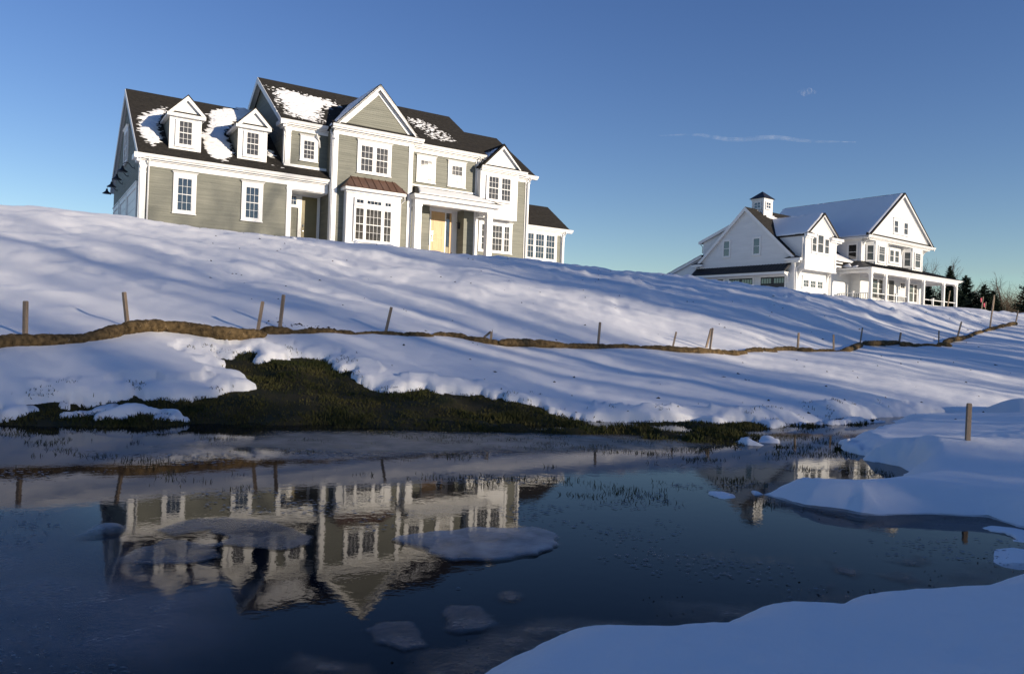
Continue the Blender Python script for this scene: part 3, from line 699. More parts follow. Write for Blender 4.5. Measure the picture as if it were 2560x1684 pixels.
def snow_sheet(H, O, X, Y, polys, step, field, name='snow_patch', off=.03):
    """snow lying on the roof plane O, X, Y: field(x, y, signed distance inside) gives its thickness"""
    O = Vector(O); X = Vector(X).normalized(); Y = Vector(Y).normalized(); N = X.cross(Y)
    allp = np.concatenate([np.array(p) for p in polys]); lo = allp.min(0) - .3; hi = allp.max(0) + .3
    gx = np.arange(lo[0], hi[0], step); gy = np.arange(lo[1], hi[1], step * .8)
    GX, GY = np.meshgrid(gx, gy, indexing='ij')
    d = np.full(GX.shape, -9.0)
    for p in polys: d = np.maximum(d, -poly_sd(GX, GY, p))
    t = field(GX, GY, d)
    nx_, ny_ = GX.shape
    i = np.arange(nx_ - 1)[:, None]; j = np.arange(ny_ - 1)[None, :]
    Fq = np.stack([i * ny_ + j, (i + 1) * ny_ + j, (i + 1) * ny_ + j + 1, i * ny_ + j + 1], -1).reshape(-1, 4)
    Fq = Fq[t.ravel()[Fq].max(1) > 0]
    if len(Fq) == 0: return
    used, inv = np.unique(Fq, return_inverse=True)
    Pn = np.array(O)[None] + GX.ravel()[used, None] * np.array(X) + GY.ravel()[used, None] * np.array(Y) + (t.ravel()[used, None] + off - .02) * np.array(N)
    Pn[:, 2] -= H.zb
    np_mesh(name, Pn, inv.reshape(-1, 4), MT['roof_snow'], False, 'stuff', H.e)

def speckle(dens, scale=7, course=.16, soft=.5, seed=1):
    """thin snow that melts through along the lower edge of each shingle course"""
    def f(x, y, d):
        core = np.clip(d / soft, -1, 1)
        saw = (y / course) % 1.0
        n = fbm(x * scale * .5, y * scale, 3, seed)
        s = core * 1.15 + dens + n * .6 - 0.5 * np.abs(saw - .15) * (1.3 - np.clip(d / (soft * 1.6), 0, 1.15))
        return np.clip(s * .06, -.05, .085)
    return f

def blanket(th=.07, soft=.08, seed=2):
    def f(x, y, d):
        dd = d + .04 * fbm(x * 2.2, y * 2.2, 3, seed)
        return np.where(dd > 0, th * np.sqrt(1 - np.exp(-np.maximum(dd, 0) / soft)) + .01 * fbm(x * 1.2, y * 1.2, 2, seed + 5), -.05)
    return f

# ------------------------------------------------------------------ HOUSE 1: grey-green clapboard house
Z1 = 5.9
H = House('grey_house', (-18.46145, 37.98280), math.radians(90) - 1.00249, 'large grey-green clapboard house with white trim, two small dormers and a dark roof', 'house', Z1)
e = H.e
GZ, GS = 9.38, .72            # garage eave height and pitch, eave line at v = -0.4
MZ, MS = 12.40, .675          # main eave height and pitch, eave line at v = 0.07
# --- wall bodies
m = H.mb()
m.prism([(0, 0, 5.0), (0, 0, 9.2), (0, 6.1, 13.85), (0, 12.2, 9.2), (0, 12.2, 5.0)], (7.43, 0, 0)); H.put(m, 'wall', MT['grey_siding'])
m = H.mb()
m.prism([(7.43, 1.33, 5.0), (7.43, 1.33, 8.66), (7.43, 6.1, 8.66), (7.43, 12.2, 8.66), (7.43, 12.2, 5.0)], (2.2, 0, 0))
m.prism([(7.43, 0, 8.67), (7.43, 0, 9.2), (7.43, 6.1, 13.85), (7.43, 12.2, 9.2), (7.43, 12.2, 8.67)], (2.2, 0, 0)); H.put(m, 'wall', MT['grey_siding'])
m = H.mb()
prof = lambda u: [(u, .42, 5.0), (u, .42, 12.2), (u, 5.4, 15.75), (u, 10.4, 12.2), (u, 10.4, 5.0)]
m.prism(prof(9.6), (6.35, 0, 0)); m.prism([(7.1, 1.33, 5.0), (7.1, 1.33, 8.66), (7.1, .42, 8.66), (7.1, .42, 12.2), (7.1, 5.4, 15.75), (7.1, 10.4, 12.2), (7.1, 10.4, 5.0)], (2.5, 0, 0)); m.prism(prof(18.32), (.98, 0, 0))
m.prism([(15.95, .42, 8.95), (15.95, .42, 12.2), (15.95, 5.4, 15.75), (15.95, 10.4, 12.2), (15.95, 10.4, 8.95)], (2.37, 0, 0))
m.prism([(15.95, 1.33, 5.0), (15.95, 1.33, 8.94), (15.95, 10.4, 8.94), (15.95, 10.4, 5.0)], (2.37, 0, 0)); H.put(m, 'wall', MT['grey_siding'])
m = H.mb(); m.box(9.5, 14.3, -.5, .41, 5.0, 12.3)
m.prism([(9.6, -.5, 12.3), (14.2, -.5, 12.3), (12.0, -.5, 14.75)], (0, 4.2, 0)); H.put(m, 'wall', MT['grey_siding'])
m = H.mb(); m.prism([(19.3, .6, 5.0), (19.3, .6, 11.5), (19.3, 5.4, 14.75), (19.3, 10.2, 11.5), (19.3, 10.2, 5.0)], (3.9, 0, 0)); H.put(m, 'wall', MT['grey_siding'])
m = H.mb(); m.prism([(23.2, 1.6, 5.0), (23.2, 1.6, 8.5), (23.2, 4.0, 10.1), (23.2, 6.4, 8.5), (23.2, 6.4, 5.0)], (3.7, 0, 0)); H.put(m, 'wall', MT['grey_siding'])
# --- clapboards
FX, FY = (1, 0, 0), (0, 0, 1)
def clap(O, X, poly, m_='grey_siding', e_=.115, p=.018):
    q = H.mb(); q.lap(O, X, FY, poly, e_, p, .12); H.put(q, 'clapboards', MT[m_], kind='stuff')
clap((0, 0, 0), FX, [(.24, 5.2), (7.2, 5.2), (7.2, 8.9), (.24, 8.9)])
clap((0, 0, 0), FX, [(7.2, 8.83), (9.5, 8.83), (9.5, 8.92), (7.2, 8.92)])
clap((0, 0, 0), (0, -1, 0), [(-12.2, 8.2), (-.02, 8.2), (-.02, 9.1), (-6.1, 13.75), (-12.2, 9.1)])
clap((0, .42, 0), FX, [(7.42, 9.9), (9.5, 9.9), (9.5, 11.95), (7.42, 11.95)])
clap((7.1, 0, 0), (0, -1, 0), [(-10.3, 9.7), (-.45, 9.7), (-.45, 12.1), (-5.4, 15.65), (-10.3, 12.1)])
clap((0, -.5, 0), FX, [(9.77, 5.2), (14.03, 5.2), (14.03, 12.0), (9.77, 12.0)])
clap((0, -.5, 0), FX, [(9.85, 12.55), (13.95, 12.55), (12.0, 14.62)])
clap((9.5, 0, 0), (0, -1, 0), [(-1.33, 5.2), (.48, 5.2), (.48, 12.0), (-1.33, 12.0)])
clap((0, .42, 0), FX, [(14.3, 9.95), (19.02, 9.95), (19.02, 12.0), (14.3, 12.0)])
clap((0, .42, 0), FX, [(14.3, 5.2), (15.92, 5.2), (15.92, 8.9), (14.3, 8.9)])
clap((0, .42, 0), FX, [(18.32, 5.2), (19.0, 5.2), (19.0, 8.9), (18.32, 8.9)])
clap((18.32, 0, 0), (0, -1, 0), [(-1.33, 5.2), (-.44, 5.2), (-.44, 8.9), (-1.33, 8.9)])
clap((0, 1.33, 0), FX, [(7.43, 5.2), (9.5, 5.2), (9.5, 8.6), (7.43, 8.6)])
clap((0, .6, 0), FX, [(19.3, 5.2), (22.9, 5.2), (22.9, 8.6), (19.3, 8.6)]); clap((0, .6, 0), FX, [(21.8, 8.6), (22.9, 8.6), (22.9, 11.3), (21.8, 11.3)])
clap((0, 1.6, 0), FX, [(23.2, 5.2), (26.65, 5.2), (26.65, 8.25), (23.2, 8.25)])
# --- roofs
def gp(v): return GZ + GS * (v + .4)
def mp(v): return MZ + MS * (v - .07)
roof_slab(H, [(-.16, -.4, GZ + .02), (9.5, -.4, GZ + .02), (9.5, 6.1, gp(6.1) + .02), (-.16, 6.1, gp(6.1) + .02)], MT['shingle'])
roof_slab(H, [(9.5, 12.6, GZ), (-.16, 12.6, GZ), (-.16, 6.1, gp(6.1) + .02), (9.5, 6.1, gp(6.1) + .02)], MT['shingle'], courses=0)
roof_slab(H, [(6.78, .05, MZ), (19.62, .05, MZ), (19.62, 5.4, mp(5.4)), (6.78, 5.4, mp(5.4))], MT['shingle'])
roof_slab(H, [(19.62, 10.75, MZ), (6.78, 10.75, MZ), (6.78, 5.4, mp(5.4)), (19.62, 5.4, mp(5.4))], MT['shingle'], courses=0)
wp = lambda v: 11.7 + .675 * (v - .25)
roof_slab(H, [(19.55, .25, 11.7), (23.45, .25, 11.7), (23.45, 5.4, wp(5.4)), (19.55, 5.4, wp(5.4))], MT['shingle'])
roof_slab(H, [(23.45, 10.55, 11.7), (19.55, 10.55, 11.7), (19.55, 5.4, wp(5.4)), (23.45, 5.4, wp(5.4))], MT['shingle'], courses=0)
sp_ = lambda v: 8.66 + .69 * (v - 1.25)
roof_slab(H, [(23.2, 1.25, 8.66), (27.1, 1.25, 8.66), (27.1, 4.0, sp_(4)), (23.2, 4.0, sp_(4))], MT['shingle'])
roof_slab(H, [(27.1, 6.75, 8.66), (23.2, 6.75, 8.66), (23.2, 4.0, sp_(4)), (27.1, 4.0, sp_(4))], MT['shingle'], courses=0)
# bay gable roof
bz = lambda u: 15.07 - 1.03 * abs(u - 12.03)
vi = lambda z: .07 + (z - MZ) / MS + .15
roof_slab(H, [(9.40, 3.0, bz(9.40)), (9.40, -.78, bz(9.40)), (12.03, -.78, 15.09), (12.03, 4.2, 15.09)], MT['shingle'], thick=.12)
roof_slab(H, [(14.66, -.78, bz(14.66)), (14.66, 3.0, bz(14.66)), (12.03, 4.2, 15.09), (12.03, -.78, 15.09)], MT['shingle'], thick=.12)
def raking(H, uc, vw, za, half, slope, over, wf=.26, tri_mat=None, zbase=None):
    """raking cornice of a pediment: fascia at the roof edge, shadow soffit, inner frieze board"""
    c = math.sqrt(1 + slope * slope)
    for s in (-1, 1):
        m = H.mb(); h = wf * c
        m.prism([(uc, vw - over, za - .03), (uc + s * half, vw - over, za - .03 - slope * half), (uc + s * half - s * 0.0, vw - over, za - .03 - slope * half - h * .55), (uc, vw - over, za - .03 - h * .75)], (0, .05, 0))
        m.prism([(uc, vw - over + .05, za - .12), (uc + s * (half - .05), vw - over + .05, za - .12 - slope * (half - .05)), (uc + s * (half - .05), vw - over + .05, za - .2 - slope * (half - .05)), (uc, vw - over + .05, za - .2)], (0, over - .05, 0))
        H.put(m, 'rake_board', MT['white'])
        m = H.mb(); k = .20
        m.prism([(uc, vw - .05, za - .18 - k * .3), (uc + s * (half - k), vw - .05, za - .18 - k * .3 - slope * (half - k)), (uc + s * (half - k - .30), vw - .05, za - .18 - k * .3 - slope * (half - k)), (uc, vw - .05, za - .18 - k * .3 - .30 * slope)], (0, .045, 0))
        H.put(m, 'rake_frieze', MT['white'])
raking(H, 12.03, -.5, 15.07, 2.6, 1.03, .28)
def ledge(H, u0, u1, vw, z, over, rise, m_='shingle'):
    m = H.mb(); m.hexa([(u0, vw - over, z - .02), (u1, vw - over, z - .02), (u1, vw, z - .02), (u0, vw, z - .02), (u0, vw - over, z + .01), (u1, vw - over, z + .01), (u1, vw, z + rise), (u0, vw, z + rise)])
    H.put(m, 'pediment_ledge', MT[m_])
eave(H, 9.34, 14.84, -.5, 12.40, .38, .20, 9.5, 14.3)
ledge(H, 9.38, 14.78, -.5, 12.41, .38, .22)
# --- eaves
eave(H, -.33, 9.44, 0, 9.38, .38, .26, -.06, 9.44)
eave(H, 6.78, 9.38, .42, 12.40, .36, .20, 7.1, 9.5)
eave(H, 14.6, 19.62, .42, 12.40, .36, .20, 14.3, 19.3)
eave(H, 22.1, 23.7, .6, 11.68, .36, .18, 21.82, 23.2)
eave(H, 23.25, 27.45, 1.6, 8.64, .34, .16, 23.2, 26.9)
# left gable rakes: garage and main
def side_rake(H, u, vr, zr, v0, v1, s, wd=.30):
    for (va, sg) in ((v0, 1), (v1, -1)):
        ze = zr - s * abs(vr - va)
        m = H.mb(); m.prism([(u, vr, zr - .0), (u, va, ze), (u, va, ze - wd), (u, vr, zr - wd * 1.2)], (.04, 0, 0)); H.put(m, 'rake_board', MT['white'])
        m = H.mb(); m.prism([(u + .04, vr, zr - .16), (u + .04, va, ze - .16), (u + .04, va, ze - .22), (u + .04, vr, zr - .22)], (.28, 0, 0)); H.put(m, 'rake_soffit', MT['white'])
side_rake(H, -.20, 6.1, gp(6.1), -.40, 12.6, .72)
side_rake(H, 6.74, 5.4, mp(5.4), .05, 10.75, .675)
m = H.mb(); m.box(-.33, -.02, -.42, .55, 9.12, 9.34); m.box(-.2, -.02, -.30, .35, 8.98, 9.12); H.put(m, 'cornice_return', MT['white'])
m = H.mb(); m.box(6.74, 7.08, -.0, .95, 12.12, 12.34); m.box(6.9, 7.08, .1, .8, 12.0, 12.12); H.put(m, 'cornice_return', MT['white'])
# --- corner posts
corner_post(H, 0, .26, 0, 5.0, 8.86); m = H.mb(); m.box(-.045, 0, 0, .26, 5.0, 8.9); H.put(m, 'corner_post', MT['white'])
corner_post(H, 7.12, 7.42, .42, 9.9, 11.95); m = H.mb(); m.box(7.055, 7.1, .42, .68, 9.9, 12.0); H.put(m, 'corner_post', MT['white'])
corner_post(H, 9.5, 9.77, -.5, 5.0, 12.0); m = H.mb(); m.box(9.455, 9.5, -.5, -.16, 5.0, 12.0); H.put(m, 'corner_post', MT['white'])
corner_post(H, 14.03, 14.3, -.5, 5.0, 12.0)
corner_post(H, 19.02, 19.32, .42, 5.0, 12.02)
corner_post(H, 22.9, 23.2, .6, 5.0, 11.25)
corner_post(H, 26.62, 26.92, 1.6, 5.0, 8.24)
corner_post(H, 14.45, 14.72, .42, 5.0, 8.7)
# --- downspouts
pipe(H, [(.36, -.28, 9.22), (.36, -.28, 9.08), (.36, -.10, 8.86), (.36, -.10, 5.0)])
pipe(H, [(9.46, -.20, 12.2), (9.46, -.20, 12.0), (9.56, -.62, 11.62)])
pipe(H, [(8.78, .16, 11.9), (8.80, .16, 11.8), (8.98, .32, 11.55), (9.02, .34, 11.2)])
pipe(H, [(19.22, .12, 12.25), (19.22, .12, 12.05), (19.14, .30, 11.82), (19.14, .30, 9.95)])
pipe(H, [(23.12, .30, 11.55), (23.12, .30, 11.38), (23.02, .48, 11.15), (23.02, .48, 5.0)])
pipe(H, [(26.86, 1.30, 8.5), (26.86, 1.30, 8.36), (26.70, 1.48, 8.14), (26.70, 1.48, 5.0)])
pipe(H, [(13.66, -1.0, 8.85), (13.66, -1.0, 8.7), (13.58, -.62, 8.5), (13.58, -.62, 5.0)])
# --- windows of the garage wall and upper floors
for (x0, x1) in ((1.71, 2.40), (5.03, 5.72)):
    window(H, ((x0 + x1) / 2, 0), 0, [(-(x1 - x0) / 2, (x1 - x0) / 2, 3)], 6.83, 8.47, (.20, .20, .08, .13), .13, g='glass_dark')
window(H, (8.435, .42), 0, [(-.31, .31, 3)], 10.48, 11.50, (.19, .19, .06, .10), .16)
window(H, (11.91, -.5), 0, [(-.82, -.09, 3), (.09, .82, 3)], 10.09, 11.55, (.20, .20, .06, .10), .16)
window(H, (15.6, .42), 0, [(-.38, .38, 3)], 10.30, 11.52, (.25, .25, .05, .10), .16, g='glass_glint')
window(H, (17.71, .42), 0, [(-.38, .38, 3)], 10.30, 11.50, (.25, .22, .05, .10), .16, gdn='curtain')
# gable window of the left wall
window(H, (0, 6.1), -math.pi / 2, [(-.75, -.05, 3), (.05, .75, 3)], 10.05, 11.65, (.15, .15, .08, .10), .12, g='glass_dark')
# --- dormers on the garage roof
def dormer(u0, u1, uc, v):
    zt = 11.58; zb0 = gp(v) - .05; half = .93; sl = 1.03
    root = H.mb()
    yb = lambda z: (z - GZ) / GS - .4
    # cheeks follow the roof pitch
    root.prism([(u0, v, zb0), (u0, v, zt), (u0, yb(zt) + .1, zt)], (u1 - u0, 0, 0))
    root.prism([(u0, v, zt), (u1, v, zt), (uc, v, zt + .92)], (0, 3.4, 0))
    d = H.put(root, 'dormer', MT['grey_siding'])
    f = H.mb(); f.box(u0, u1, v - .03, v, zb0, zt); f.box(u0 - .03, u0 + .17, v - .055, v - .03, zb0, zt - .02); f.box(u1 - .17, u1 + .03, v - .055, v - .03, zb0, zt - .02); f.box(u0 - .02, u1 + .02, v - .06, v - .03, zb0, zb0 + .17)
    f.build('dormer_front', MT['white'], d)
    c = H.mb(); c.box(u0 - .18, u1 + .20, v - .24, v + .02, zt, zt + .16); c.box(u0 - .18, u0, v, v + 2.0, zt, zt + .16); c.box(u1, u1 + .18, v, v + 2.0, zt, zt + .16)
    c.build('dormer_cornice', MT['white'], d)
    l_ = H.mb(); l_.hexa([(u0 - .16, v - .23, zt + .162), (u1 + .18, v - .23, zt + .162), (u1 + .18, v, zt + .162), (u0 - .16, v, zt + .162), (u0 - .16, v - .23, zt + .17), (u1 + .18, v - .23, zt + .17), (u1 + .18, v, zt + .32), (u0 - .16, v, zt + .32)])
    l_.build('dormer_ledge', MT['shingle'], d)
    za = zt + 1.16
    p = H.mb(); p.prism([(uc - .72, v - .04, zt + .24), (uc + .72, v - .04, zt + .24), (uc, v - .04, za - .14)], (0, .05, 0))
    for s in (-1, 1):
        p.prism([(uc, v - .2, za - .02), (uc + s * half, v - .2, za - .02 - sl * half), (uc + s * (half - .24), v - .2, za - .02 - sl * half), (uc, v - .2, za - .02 - .26 * sl)], (0, .05, 0))
        p.prism([(uc, v - .15, za - .06), (uc + s * (half - .05), v - .15, za - .06 - sl * (half - .05)), (uc + s * (half - .05), v - .15, za - .12 - sl * (half - .05)), (uc, v - .15, za - .12)], (0, .12, 0))
    p.build('dormer_pediment', MT['white'], d)
    for s in (-1, 1):
        r = H.mb(); A = [(uc + s * (half + .05), v - .22, za - sl * (half + .05)), (uc + s * (half + .05), yb(za - sl * (half + .05)) + .35, za - sl * (half + .05)), (uc, yb(za) + .3, za), (uc, v - .22, za)]
        r.prism([Vector(q) + Vector((0, 0, .02)) for q in A], (0, 0, -.07)); r.build('dormer_roof', MT['shingle'], d)
    window(H, ((u0 + u1) / 2, v - .03), 0, [(-.32, .32, 3)], 10.22, 11.42, (.16, .16, .05, .10), 0, parent=d, mun=.015)
    return d
dormer(1.33, 2.79, 2.11, .42); dormer(4.66, 6.12, 5.46, .42)
# --- flashing trim under the main wall
m = H.mb(); m.box(7.08, 9.45, .36, .42, 9.93, 10.09); H.put(m, 'base_trim', MT['white'])
m = H.mb(); m.box(14.3, 19.02, .36, .42, 9.90, 10.0); H.put(m, 'base_trim', MT['white'])
# --- bay: projecting box window with bronze roof
m = H.mb(); m.box(10.2, 13.36, -1.0, -.5, 5.0, 8.86); m.box(10.17, 10.55, -1.035, -1.0, 5.0, 8.8); m.box(13.01, 13.39, -1.035, -1.0, 5.0, 8.8); m.box(10.55, 13.01, -1.02, -1.0, 8.5, 8.8); m.box(10.12, 13.44, -1.10, -1.0, 8.72, 8.84); m.box(10.55, 13.01, -1.03, -1.0, 5.0, 6.02)
H.put(m, 'box_bay', MT['white'])
m = H.mb(); m.box(10.0, 13.6, -1.32, -.5, 8.84, 9.0); H.put(m, 'box_fascia', MT['white'])
m = H.mb(); A = [(9.94, -1.38, 9.0), (13.68, -1.38, 9.0), (13.22, -.5, 9.74), (10.57, -.5, 9.74)]
m.face(*A); m.face((9.94, -.5, 9.0), A[0], A[3]); m.face(A[1], (13.68, -.5, 9.0), A[2]); m.face((9.94, -.5, 9.0), (13.68, -.5, 9.0), A[1], A[0])
br = H.put(m, 'bronze_roof', MT['bronze'])
for k in range(9):
    t = (k + .5) / 9; ub = 9.94 + t * 3.74; ut = ub
    tt = 1.0
    if ub < 10.57: tt = (ub - 9.94) / .63
    if ub > 13.22: tt = (13.68 - ub) / .46
    s = H.mb(); s.beam((ub, -1.38, 9.015), (ub, -1.38 + .88 * tt, 9.015 + .74 * tt), .03, .035); s.build('seam', MT['bronze'], br)
window(H, (11.775, -1.02), 0, [(-1.075, -.575, 2), (-.465, .475, 4), (.605, 1.055, 2)], 6.17, 7.93, (.1, .1, .1, .08), 0, g='glass', mun=.015)
window(H, (11.775, -1.02), 0, [(-1.055, -.605, 2), (-.435, .455, 4), (.635, 1.035, 2)], 8.17, 8.41, (.1, .1, .08, .08), 0, up=(1,), single=True, g='glass_dark', mun=.015)
m = H.mb(); m.box(11.55, 11.68, -1.038, -1.032, 6.26, 6.55); H.put(m, 'paper_notice', MT['plywood'])
# --- side entry in the garage corner
m = H.mb(); m.box(7.18, 9.45, -.05, .05, 8.66, 8.84); m.box(7.18, 9.45, .05, 1.3, 8.62, 8.66); H.put(m, 'entry_beam', MT['white'])
corner_post(H, 7.18, 7.44, 0, 5.0, 8.72); m = H.mb(); m.box(7.41, 7.45, 0, .22, 5.0, 8.66); H.put(m, 'corner_post', MT['white'])
m = H.mb(); m.box(8.22, 8.42, 1.25, 1.33, 5.0, 8.62); m.box(9.3, 9.46, 1.25, 1.33, 5.0, 8.62); m.box(8.42, 9.3, 1.25, 1.33, 8.56, 8.62); fr = H.put(m, 'side_door_frame', MT['white'])
m = H.mb(); m.box(8.43, 9.29, 1.27, 1.32, 5.9, 8.55); dd_ = H.put(m, 'side_door', MT['tan_door2'])
m = H.mb(); m.tube([(8.52, 1.22, 6.98), (8.52, 1.22, 6.86)], .03, 8); m.tube([(8.52, 1.27, 6.92), (8.52, 1.2, 6.92)], .02, 8); m.tube([(8.52, 1.27, 6.62), (8.52, 1.21, 6.62)], .03, 8); m.build('handle', MT['steel'], dd_)
window(H, (7.93, 1.33), 0, [(-.2, .2, 2)], 8.02, 8.54, (.1, .12, .06, .1), 0, up=(2,), single=True, g='glass_dark')
# --- garage doors and barn lamps on the left wall
for (va, vb) in ((1.0, 4.7), (5.3, 8.1), (8.9, 11.6)):
    d = H.mb(); d.box(-.06, .0, va - .22, va, 5.0, 8.12); d.box(-.06, .0, vb, vb + .22, 5.0, 8.12); d.box(-.06, .0, va, vb, 7.88, 8.12); d.box(-.10, .0, va - .26, vb + .26, 8.12, 8.18)
    g_ = H.put(d, 'garage_door_frame', MT['white'])
    d = H.mb()
    for k in range(5): d.box(-.012, .0, va + .01, vb - .01, 5.5 + k * .48, 5.5 + k * .48 + .46)
    d.build('garage_door', MT['white'], g_)
for vl in (2.26, 4.9, 7.6, 10.3):
    d = H.mb(); d.tube([(0, vl, 9.05), (-.10, vl, 9.06), (-.28, vl - .1, 9.24), (-.45, vl - .18, 9.26), (-.56, vl - .22, 9.16), (-.58, vl - .22, 9.02)], .018, 6); d.tube([(0, vl, 9.05), (-.03, vl, 9.05)], .07, 10)
    a_ = H.put(d, 'barn_lamp', MT['black_metal'], smooth=True)
    d = H.mb(); d.tube([(-.58, vl - .22, 9.05), (-.58, vl - .22, 8.93), (-.58, vl - .22, 8.87), (-.58, vl - .22, 8.78), (-.58, vl - .22, 8.76)], [.05, .07, .13, .24, .25], 14); d.build('lamp_shade', MT['black_metal'], a_, smooth=True)
# --- front porch
m = H.mb(); m.box(14.36, 14.78, -.95, -.55, 5.0, 8.7); m.box(14.33, 14.81, -.98, -.52, 8.5, 8.7); m.box(14.34, 14.80, -.97, -.53, 5.0, 6.0); m.box(14.43, 14.71, -.962, -.95, 6.1, 8.35); H.put(m, 'porch_post', MT['white'])
m = H.mb(); m.box(19.22, 19.60, -.95, -.57, 5.0, 8.7); m.box(19.19, 19.63, -.98, -.54, 8.5, 8.7); m.box(19.29, 19.53, -.962, -.95, 6.1, 8.35); H.put(m, 'porch_post', MT['white'])
m = H.mb(); m.box(14.34, 19.64, -.96, -.58, 8.66, 8.9); m.box(14.34, 14.72, -.58, .42, 8.66, 8.9); m.box(19.26, 19.64, -.58, .42, 8.66, 8.9); H.put(m, 'porch_beam', MT['white'])
m = H.mb(); m.box(14.72, 19.26, -.58, .40, 8.84, 8.9); m.box(15.95, 18.3, .40, 1.33, 8.88, 8.94); H.put(m, 'porch_ceiling', MT['ceiling'])
m = H.mb(); m.box(14.20, 20.0, -1.24, .42, 8.93, 8.99); m.box(14.28, 19.9, -1.04, .42, 8.88, 8.93)
m.hexa([(14.16, -1.22, 8.99), (20.06, -1.22, 8.99), (20.06, .42, 8.99), (14.16, .42, 8.99), (14.12, -1.30, 9.14), (20.12, -1.30, 9.14), (20.12, .42, 9.14), (14.12, .42, 9.14)]); H.put(m, 'porch_gutter', MT['white'])
m = H.mb(); A = [(14.14, -1.28, 9.15), (20.12, -1.28, 9.15), (19.0, .42, 9.9), (14.9, .42, 9.9)]
m.face(*A); m.face((14.14, .42, 9.15), A[0], A[3]); m.face(A[1], (20.12, .42, 9.15), A[2]); H.put(m, 'porch_roof', MT['shingle'])
Xp = Vector((1, 0, 0)); Yp = (Vector((14.9, .42, 9.9)) - Vector((14.9, -1.28, 9.15))).normalized()
snow_sheet(H, (14.14, -1.28, 9.15), Xp, Yp, [[(.35, .16), (5.6, .16), (4.55, 1.62), (.9, 1.65)]], .05, blanket(.05, .08, 4))
# door set, pilasters, sidelights
m = H.mb(); m.box(15.96, 16.19, 1.27, 1.33, 5.0, 8.88); m.box(17.92, 18.30, 1.24, 1.33, 5.0, 8.88); m.box(16.19, 17.92, 1.27, 1.33, 8.70, 8.88); m.box(16.42, 16.50, 1.27, 1.33, 5.0, 8.70); m.box(17.46, 17.54, 1.27, 1.33, 5.0, 8.70); H.put(m, 'door_surround', MT['white'])
m = H.mb(); m.box(16.51, 17.45, 1.28, 1.33, 5.9, 8.69)
for (a_, b_) in ((6.35, 7.05), (7.25, 8.45)):
    m.box(16.65, 17.31, 1.268, 1.28, a_, a_ + .05); m.box(16.65, 17.31, 1.268, 1.28, b_ - .05, b_); m.box(16.65, 16.70, 1.268, 1.28, a_ + .05, b_ - .05); m.box(17.26, 17.31, 1.268, 1.28, a_ + .05, b_ - .05)
dd_ = H.put(m, 'front_door', MT['tan_door'])
m = H.mb(); m.tube([(16.6, 1.21, 7.25), (16.6, 1.21, 6.95)], .02, 8); m.box(16.57, 16.63, 1.26, 1.28, 6.85, 7.35); m.tube([(16.6, 1.28, 7.45), (16.6, 1.24, 7.45)], .03, 8); m.build('handle', MT['steel'], dd_)
for (a_, b_) in ((16.22, 16.42), (17.56, 17.78)):
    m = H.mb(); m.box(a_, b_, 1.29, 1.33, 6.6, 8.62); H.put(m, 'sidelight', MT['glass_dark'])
    m = H.mb(); m.box(a_, b_, 1.285, 1.33, 5.0, 6.58); H.put(m, 'sidelight_panel', MT['tan_door2'])
m = H.mb(); m.box(17.80, 17.90, 1.27, 1.33, 5.0, 8.7); H.put(m, 'door_jamb', MT['tan_door'])
m = H.mb(); m.box(18.16, 18.30, .86, .98, 7.75, 8.1); m.prism([(18.13, .83, 8.1), (18.33, .83, 8.1), (18.33, 1.01, 8.1), (18.13, 1.01, 8.1)], (0, 0, .03)); m.tube([(18.23, .92, 8.13), (18.23, .92, 8.3)], .015, 6); H.put(m, 'porch_lantern', MT['black_metal'])
# --- white projecting bay of the right wing
m = H.mb(); m.box(19.14, 21.82, -.1, .6, 8.50, 11.45); m.box(19.1, 19.3, -.135, -.1, 8.50, 11.4); m.box(21.66, 21.86, -.135, -.1, 8.50, 11.4); m.prism([(19.2, -.1, 11.45), (21.9, -.1, 11.45), (20.6, -.1, 12.95)], (0, 2.6, 0)); m.box(19.2, 21.8, -.13, -.1, 9.42, 9.5)
H.put(m, 'projecting_bay', MT['white'])
eave(H, 19.04, 22.4, -.1, 11.64, .34, .05, 19.14, 21.82)
ledge(H, 19.08, 22.3, -.1, 11.65, .34, .18)
raking(H, 20.62, -.1, 13.19, 1.52, 1.0, .24, .24)
m = H.mb(); m.prism([(19.4, -.14, 11.8), (21.85, -.14, 11.8), (20.62, -.14, 13.0)], (0, .05, 0)); H.put(m, 'pediment_panel', MT['white'])
pz = lambda u: 13.21 - 1.0 * abs(u - 20.62)
roof_slab(H, [(19.02, 1.3, pz(19.02)), (19.02, -.36, pz(19.02)), (20.62, -.36, 13.21), (20.62, 3.2, 13.21)], MT['shingle'], thick=.1)
roof_slab(H, [(22.22, -.36, pz(22.22)), (22.22, 1.3, pz(22.22)), (20.62, 3.2, 13.21), (20.62, -.36, 13.21)], MT['shingle'], thick=.1)
window(H, (20.48, -.12), 0, [(-.80, -.06, 3), (.14, .82, 3)], 9.66, 11.10, (.16, .16, .06, .08), 0)
window(H, (20.82, .6), 0, [(-1.13, -.48, 2), (-.34, .42, 3), (.55, .96, 2)], 6.56, 8.20, (.2, .2, .06, .10), .10)
# --- sunroom windows
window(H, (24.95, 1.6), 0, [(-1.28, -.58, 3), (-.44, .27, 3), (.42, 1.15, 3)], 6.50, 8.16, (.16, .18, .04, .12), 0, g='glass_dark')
m = H.mb(); m.box(23.6, 26.28, 1.54, 1.6, 8.2, 8.3); H.put(m, 'window_head', MT['white'])
